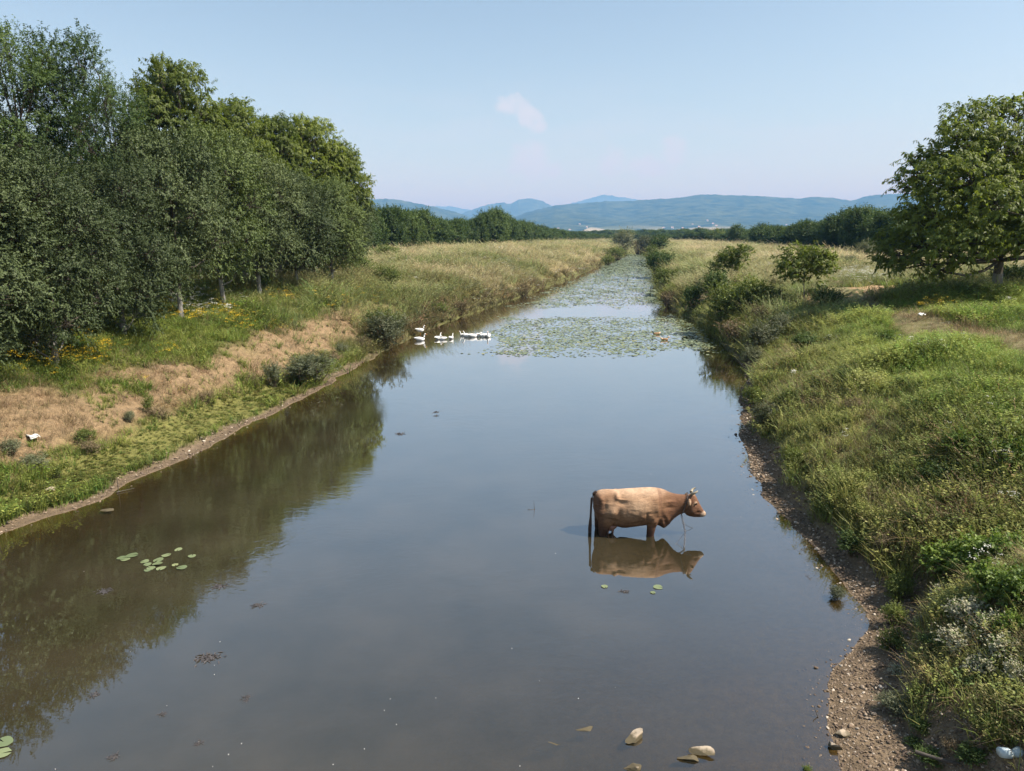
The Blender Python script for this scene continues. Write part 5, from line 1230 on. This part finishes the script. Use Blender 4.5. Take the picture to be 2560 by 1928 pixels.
# the carpets: between the geese and the right shore, and beyond the open band
g = np.random.default_rng(4242)
def in_carpet(x, y):
    a, b = xl(y), xr(y); u = (x - a) / (b - a); n = fbm(x * .55, y * .30, 3, 500) - .5
    d1 = sstep(35.0, 39.0, y + n * 8) * sstep(54.6, 52.0, y + n * 4) * sstep(.22, .34, u + n * .3 + (y - 45) * .010) * sstep(1.0, .93, u)
    d2 = sstep(59.5, 64.0, y + n * 8) * sstep(.10 , .2, u + n * .25) * sstep(1.0, .95, u) * sstep(236, 215, y)
    return np.maximum(d1, d2) * (.42 + .9 * sstep(.36, .62, fbm(x * .8, y * .5, 2, 520)))
n = 120000; y = 35 * (235 / 35) ** g.random(n); x = xl(y) + (xr(y) - xl(y)) * g.random(n); kk = g.random(n) < in_carpet(x, y) * np.clip(.44 * (y / 40) ** .30, 0, 1); x, y = x[kk], y[kk]
o_ = np.argsort(y); x, y = x[o_], y[o_]; rr = (.045 + .050 * g.random(len(x))) * np.clip(y / 45, 1, 2.6) ** .30
for q in range(280):
    pad((x[q], y[q]), rr[q], 'green floating lily pad at the near edge of the wide lily carpet', 'lily pads along the near edge of the carpet', .10)
Vs, Ts, Qs, vv, o = [], [], [], [], 0
PG = [pad_geo(s_, .12, .015) for s_ in range(4)]
for q in range(280, len(x)):
    V, T, Q = PG[q % 4]; a = g.random() * 6.283; tl, tm = g.normal() * .07, g.normal() * .07
    Rm = np.array(Euler((tl, tm, a)).to_matrix()); Vq = (V * rr[q]) @ Rm.T + np.array([x[q], y[q], .006 + abs(tl) * rr[q] * .5]); Vs.append(Vq); Ts.append(T + o); Qs.append(Q + o); vv.append(np.full(len(V), g.random())); o += len(V)
tag(link('lily_pad_carpet', np_mesh('lily_pad_carpet', np.concatenate(Vs), [np.concatenate(Ts), np.concatenate(Qs)], M['pad'], {'v': np.concatenate(vv)}, True)), 'dense floating carpet of lily pads filling the canal beyond the geese', kind='stuff')

# ------------------------------------------------------------------ stones, litter, floating bits
m, nt, N, L = mat('pale_stone')
co = nd(nt, 'ShaderNodeTexCoord').outputs['Object']; wz = nd(nt, 'ShaderNodeSeparateXYZ', {0: nd(nt, 'ShaderNodeNewGeometry').outputs['Position']}).outputs[2]
f = noise(nt, 6, 6, .65, co); e_ = mth(nt, 'ADD', wz, mth(nt, 'MULTIPLY', mth(nt, 'SUBTRACT', f, .5), .09))
c = mixc(nt, mrange(nt, f, .3, .7), (.47, .39, .29, 1), (.28, .22, .155, 1)); c = mixc(nt, mrange(nt, e_, .066, .050), c, (.10, .082, .048, 1))
p = nd(nt, 'ShaderNodeBsdfPrincipled', {'Base Color': c, 'Roughness': .8, 'Specular IOR Level': .25}); b = nd(nt, 'ShaderNodeBump', {'Height': f, 'Strength': .6, 'Distance': .03}); L.new(b.outputs[0], p.inputs['Normal'])
out(nt, p.outputs[0]); M['stone'] = m
def stone(px, py, wpx, hpx, label, seed, h=None, rz=0.0, sink=.35, name='rock', asp=.6, mt='stone', tilt=(0, 0)):
    import bmesh
    p_ = ground_at(px, py) if h is None else unproj(px, py, h); dp = math.hypot(p_[1], CAM_H - p_[2]); w_ = wpx / F_PX * dp; hh = hpx / F_PX * dp
    bm = bmesh.new(); bmesh.ops.create_icosphere(bm, subdivisions=4, radius=.5); g = np.random.default_rng(seed); pl = sph(11, g); pd = .17 + .15 * g.random(11); kf = g.normal(size=(3, 3)) * 5
    for v in bm.verts:
        c = np.array(v.co)
        for q in range(11):
            t = c @ pl[q] - pd[q]
            if t > 0: c = c - pl[q] * t * .985
        c = c * (1 + .03 * np.sin(c @ kf[0] * 2) + .02 * np.sin(c @ kf[1] * 5)); c = c * np.array([1, .75 + .5 * (c[0] + .5), .55 + .95 * (c[0] + .5)]); v.co = Vector(c * np.array([w_, w_ * asp, hh]) * 1.25)
    me = bpy.data.meshes.new(name); bm.to_mesh(me); bm.free(); me.materials.append(M[mt])
    for f_ in me.polygons: f_.use_smooth = False
    o = link(name, me); o.location = (p_[0], p_[1], p_[2] + hh * (.5 - sink)); o.rotation_euler = (tilt[0], tilt[1], rz); return tag(o, label, 'rock')
def zb(x, y): return 900 + x / 2.212, 1500 + y / 2.212
stone(*zb(1515, 775), 70, 20, 'long pale topped rock rising from the water at the bottom of the photo', 3, 0.0, R(32), .30, asp=.34, tilt=(.1, -.12))
stone(*zb(1890, 852), 48, 22, 'pointed pale topped rock right of the long one', 9, 0.0, R(-8), .26, asp=.5)
stone(*zb(1830, 872), 60, 14, 'flat wet rock against the pointed pale one', 12, 0.0, R(10), .55, asp=.5)
stone(*zb(1510, 930), 64, 18, 'dark wet rock at the bottom edge of the photo', 15, 0.0, R(8), .5, asp=.45)
stone(*zb(1255, 716), 44, 10, 'tip of a mostly drowned rock left of the long pale rock', 18, 0.0, 0, .6)
stone(*zb(1050, 800), 86, 16, 'broad drowned slab barely breaking the water', 21, -.02, .2, .75, asp=.6)
stone(*z7(430, 560), 36, 16, 'brown rock at the edge of the gravel, upper of two', 24, None, .1, .25)
stone(*z7(325, 672), 36, 20, 'brown rock in the shallow water, lower of two', 27, None, -.2, .3)
stone(*z5(288, 1392), 27, 20, 'whitish boulder on the grassy shore at the left', 30, None, .3, .25, asp=.8)
stone(*z5(595, 1495), 30, 10, 'drowned rock by the left shore', 33, 0.0, 0, .6)
stone(*z5(300, 1020 + 290), 12, 6, 'small pale stone above the whitish boulder', 36, None, 0, .3)
stone(*z6(1320, 860), 1, 1, 'x', 1) if False else None
# bottle
bp = ground_at(*z7(2110, 760)); bl = bpy.data.meshes.new('b')
V, F = tube(np.array([(-.13, 0, 0), (-.125, 0, 0), (-.06, 0, .0), (-.035, 0, -.004), (-.01, 0, -.004), (.03, 0, 0), (.07, 0, 0), (.10, 0, 0), (.12, 0, 0)]), np.array([.004, .046, .048, .033, .034, .046, .045, .026, .018]), 16)
V = V + np.stack([V[:, 0] * 0, .5 * V[:, 0] ** 2 * 4, V[:, 0] * 0], 1)
bt = link('plastic_bottle', np_mesh('plastic_bottle', V, [F], M['plastic'], smooth_=True)); bt.location = bp + np.array([0, 0, .045]); bt.rotation_euler = (0, R(4), R(14)); bt.scale = (1.15,) * 3
tag(bt, 'crumpled white plastic bottle lying on bare soil in the lower right corner', 'bottle')
V, F = tube(np.array([(.115, 0, 0), (.125, 0, 0), (.150, 0, 0), (.151, 0, 0)]), np.array([.024, .027, .027, .004]), 16); V[:, 1] += 2 * V[:, 0] ** 2
link('cap', np_mesh('cap', V, [F], M['plastic'], smooth_=True), bt)
# scraps, bag
def scrap(p_, w_, d_, seed, name, mt, label, cat, rz=0, h=.05, group=None):
    g = np.random.default_rng(seed); n = 7; u, v = np.meshgrid(np.linspace(-1, 1, n), np.linspace(-1, 1, n), indexing='ij')
    z = (fbm(u.ravel() * 1.7 + seed, v.ravel() * 1.7, 3, seed) * 1.6 - .3) * h * (1 - .3 * (u.ravel() ** 2))
    V = np.stack([u.ravel() * w_ / 2 * (1 + .2 * g.normal(size=n * n) * .4), v.ravel() * d_ / 2, z], 1); F = grid_faces(n, n); Vb = V.copy(); Vb[:, 2] -= .004 + .3 * h
    V2 = np.concatenate([V, Vb]); F2 = np.concatenate([F, F[:, ::-1] + n * n]); rim = [i for i in range(n)] + [i * n + n - 1 for i in range(1, n)] + [(n - 1) * n + i for i in range(n - 2, -1, -1)] + [i * n for i in range(n - 2, 0, -1)]
    rm = np.array([[rim[i], rim[(i + 1) % len(rim)], rim[(i + 1) % len(rim)] + n * n, rim[i] + n * n] for i in range(len(rim))])
    o = link(name, np_mesh(name, V2, [np.concatenate([F2, rm])], M[mt], smooth_=True)); o.location = p_; o.rotation_euler.z = rz; return tag(o, label, cat, group)
q_ = ground_at(*z5(182, 1105)); scrap(q_ + np.array([0, 0, .06]), .34, .22, 3, 'paper_scrap', 'paper', 'white scrap of paper on the tan slope at the far left', 'litter', -.6, .09)
q_ = ground_at(*z5(1908, 205), 30); scrap(q_ + np.array([0, 0, .25]), 1.0, .7, 5, 'white_bag', 'paper', 'white bag lying on the bank top at the end of the orchard', 'bag', .3, .32)
q_ = ground_at(*z3(1620, 925), 10); scrap(q_ + np.array([0, 0, .2]), .22, .16, 7, 'paper_scrap', 'paper', 'white scrap of paper on the grass of the right bank top', 'litter', .3, .10)
# leaning twig in open water, stick at the left shore
tw = unproj(1338, 1274)
V, F = join([tube(bent((0, 0, -.1), (-.03, 0, .20), 6, .06, rng), np.linspace(.007, .003, 6), 6), tube(bent((0, 0, .0), (-.17, -.02, .006), 6, .05, rng), np.linspace(.008, .004, 6), 6)])
o = link('twig', np_mesh('twig', V, [F], M['twig'], smooth_=True)); o.location = tw; tag(o, 'thin bent twig sticking out of the open water left of the cow', 'twig')
tw = unproj(*z5(645, 1400)); V, F = join([tube(bent((0, 0, -.3), (.02, .05, .38), 6, .05, rng), np.linspace(.012, .006, 6), 6), tube(bent((0, 0, .02), (.3, .25, .03), 6, .06, rng), np.linspace(.014, .006, 6), 6)])
o = link('stick', np_mesh('stick', V, [F], M['twig'], smooth_=True)); o.location = tw; tag(o, 'dead stick leaning in the water by the left shore', 'stick')
tw = ground_at(*z7(1440, 820)); V, F = tube(bent((-.28, .12, .04), (.26, -.14, .06), 7, .05, rng), np.linspace(.022, .014, 7), 7)
o = link('stick', np_mesh('stick', V, [F], M['twig'], smooth_=True)); o.location = tw; tag(o, 'dry stick lying among dark weeds at the bottom right', 'stick')
tw = unproj(*z7(185, 345)); V, F = tube(bent((-.02, -.06, -.02), (-.06, .02, .12), 6, .06, rng), np.linspace(.008, .003, 6), 6)
o = link('twig', np_mesh('twig', V, [F], M['twig'], smooth_=True)); o.location = tw; tag(o, 'dark twig standing in the shallows off the gravel', 'twig')
tw = unproj(1020 + 380 / 9.217, 800 + 190 / 9.217); V, F = tube(bent((-.45, .2, .12), (.45, -.1, .02), 8, .05, rng), np.linspace(.02, .012, 8), 6)
o = link('branch', np_mesh('branch', V, [F], M['horn'], smooth_=True)); o.location = tw; tag(o, 'pale bare branch on the water behind the geese', 'branch')
# dark floating weed and small pale specks
DEB = [(520, 1645, 64, 20, 'largest dark mat of weed floating in the near water'), (616, 1744, 20, 8, 'small dark weed scrap right of the large floating mat, upper'), (616, 1752, 16, 6, 'small dark weed scrap right of the large floating mat, lower'), (236, 1738, 26, 10, 'dark weed scrap at the tip of the tree reflection'),
       (286, 1892, 28, 12, 'dark weed scrap near the bottom left corner'), (644, 1514, 30, 9, 'brown leaf raft right of the lily patch'), (405, 1786, 20, 8, 'thin weed scrap between mat and corner'), (548, 1466, 34, 6, 'long weed streak just below the lily patch'), (1090, 1031, 18, 5, 'dark speck of weed high in the open water'), (1560, 1479, 24, 5, 'weed strip below the cow reflection'),
       (495, 1858, 22, 7, 'dark weed scrap above the lower edge'), (258, 1480, 34, 12, 'dark weed lump inside the tree reflection'), (1000, 1085, 26, 5, 'dark weed streak in the middle water'), (1092, 1040, 16, 4, 'second dark speck beside the highest one'), (2022, 1445, 12, 16, 'dark twig scrap off the right beach')]
for q, (px, py, w_, d_, lb) in enumerate(DEB):
    p_ = unproj(px, py); dp = math.hypot(p_[1], 6); ww = w_ / F_PX * dp
    g = np.random.default_rng(900 + q); nq = int(26 + w_ * 1.2); Pq = g.normal(size=(nq, 3)) * np.array([ww * .17, d_ / F_PX * dp * dp / 6 * .24, .003]); Pq[:, 2] = np.abs(Pq[:, 2]) + .002
    b_ = g.random(nq) * 6.28; V, F = leaf_quads(Pq, np.stack([np.cos(b_), np.sin(b_), .12 * g.random(nq)], 1), unit(np.array([0, 0, 1.]) + g.normal(size=(nq, 3)) * .25), ww * (.22 if w_ > 40 else .36) * (.5 + g.random(nq)), ww * .06)
    o = link('floating_weed', np_mesh('floating_weed', V, [F], M['debris'])); o.location = p_; tag(o, lb, 'floating weed', 'dark weed scraps on the near water')
g = np.random.default_rng(31)
V, F = leaf_quads(np.array([[-.5, 0, 0], [-.3, .1, .02]]), np.array([[1., 0, .15], [.9, .4, .2]]), np.array([[0, 0, 1.], [0, .2, 1.]]), np.array([1.0, .7]), np.array([.5, .4]), .3)
SPK = np_mesh('feather', V, [F], M['feather'])
for px, py in [(1627, 1186), (1466, 1315), (1706, 1321), (1813, 1272), (1389, 1384), (1852, 1293), (1280, 1622), (1090, 1746), (1349, 1703), (1538, 1719), (1446, 1747), (991, 1812), (961, 1777), (976, 1748), (911, 1873), (550, 1605), (534, 1650), (536, 1664), (536, 1687), (210, 1429), (238, 1738), (417, 1765), (604, 1860), (571, 1887), (532, 1917), (497, 1855), (326, 1630), (833, 1912), (1300, 1930 - 14), (138, 1924)]:
    p_ = unproj(px, py); s_ = .005 + .006 * g.random(); o = link('feather', SPK); o.location = (p_[0], p_[1], .004); o.rotation_euler.z = g.random() * 6.28; o.scale = (s_ * 1.6,) * 3
    tag(o, 'tiny white feather floating on the open water', 'feather', 'white feathers floating on the water')

# ------------------------------------------------------------------ village houses at the foot of the ridge
def house(px, py, w_, label, hill_='wooded_ridge', Y=4150):
    t = at_dist(px, py, Y); z = HILLF[hill_](t[0], Y) - 1; d_ = w_ * .7; hh = w_ * .42
    e = empty('house', (t[0], Y, z), random.uniform(-.5, .5)); tag(e, label, 'house', 'far white houses at the foot of the ridge')
    V = np.array([(x, y, q) for q in (-3, hh) for x, y in ((-w_ / 2, -d_ / 2), (w_ / 2, -d_ / 2), (w_ / 2, d_ / 2), (-w_ / 2, d_ / 2))] + [(-w_ / 2, 0, hh * 1.9), (w_ / 2, 0, hh * 1.9)], float)
    link('wall', np_mesh('house_wall', V, [np.array([[0, 1, 5, 4], [1, 2, 6, 5], [2, 3, 7, 6], [3, 0, 4, 7]]), np.array([[4, 7, 8], [5, 9, 6]])], M['wall']), e)
    o_ = .08 * w_; R_ = np.array([(-w_ / 2 - o_, -d_ / 2 - o_, hh * .95), (w_ / 2 + o_, -d_ / 2 - o_, hh * .95), (w_ / 2 + o_, 0, hh * 1.95), (-w_ / 2 - o_, 0, hh * 1.95), (-w_ / 2 - o_, d_ / 2 + o_, hh * .95), (w_ / 2 + o_, d_ / 2 + o_, hh * .95)]); R2 = R_ + np.array([0, 0, .5])
    F = np.array([[0, 1, 2, 3], [3, 2, 5, 4]]); link('roof', np_mesh('house_roof', np.concatenate([R_, R2]), [np.concatenate([F[:, ::-1], F + 6, np.array([[0, 6, 7, 1], [1, 7, 8, 2], [2, 8, 11, 5], [5, 11, 10, 4], [4, 10, 9, 3], [3, 9, 6, 0]])])], M['roof']), e)
for px in list(range(1660, 1800, 17)) + list(range(1960, 2060, 16)) + list(range(1400, 1480, 24)):
    house(px + random.uniform(-6, 6), 574, random.uniform(8, 13), 'tiny white house at the foot of the blue ridge', Y=random.uniform(3900, 4600))
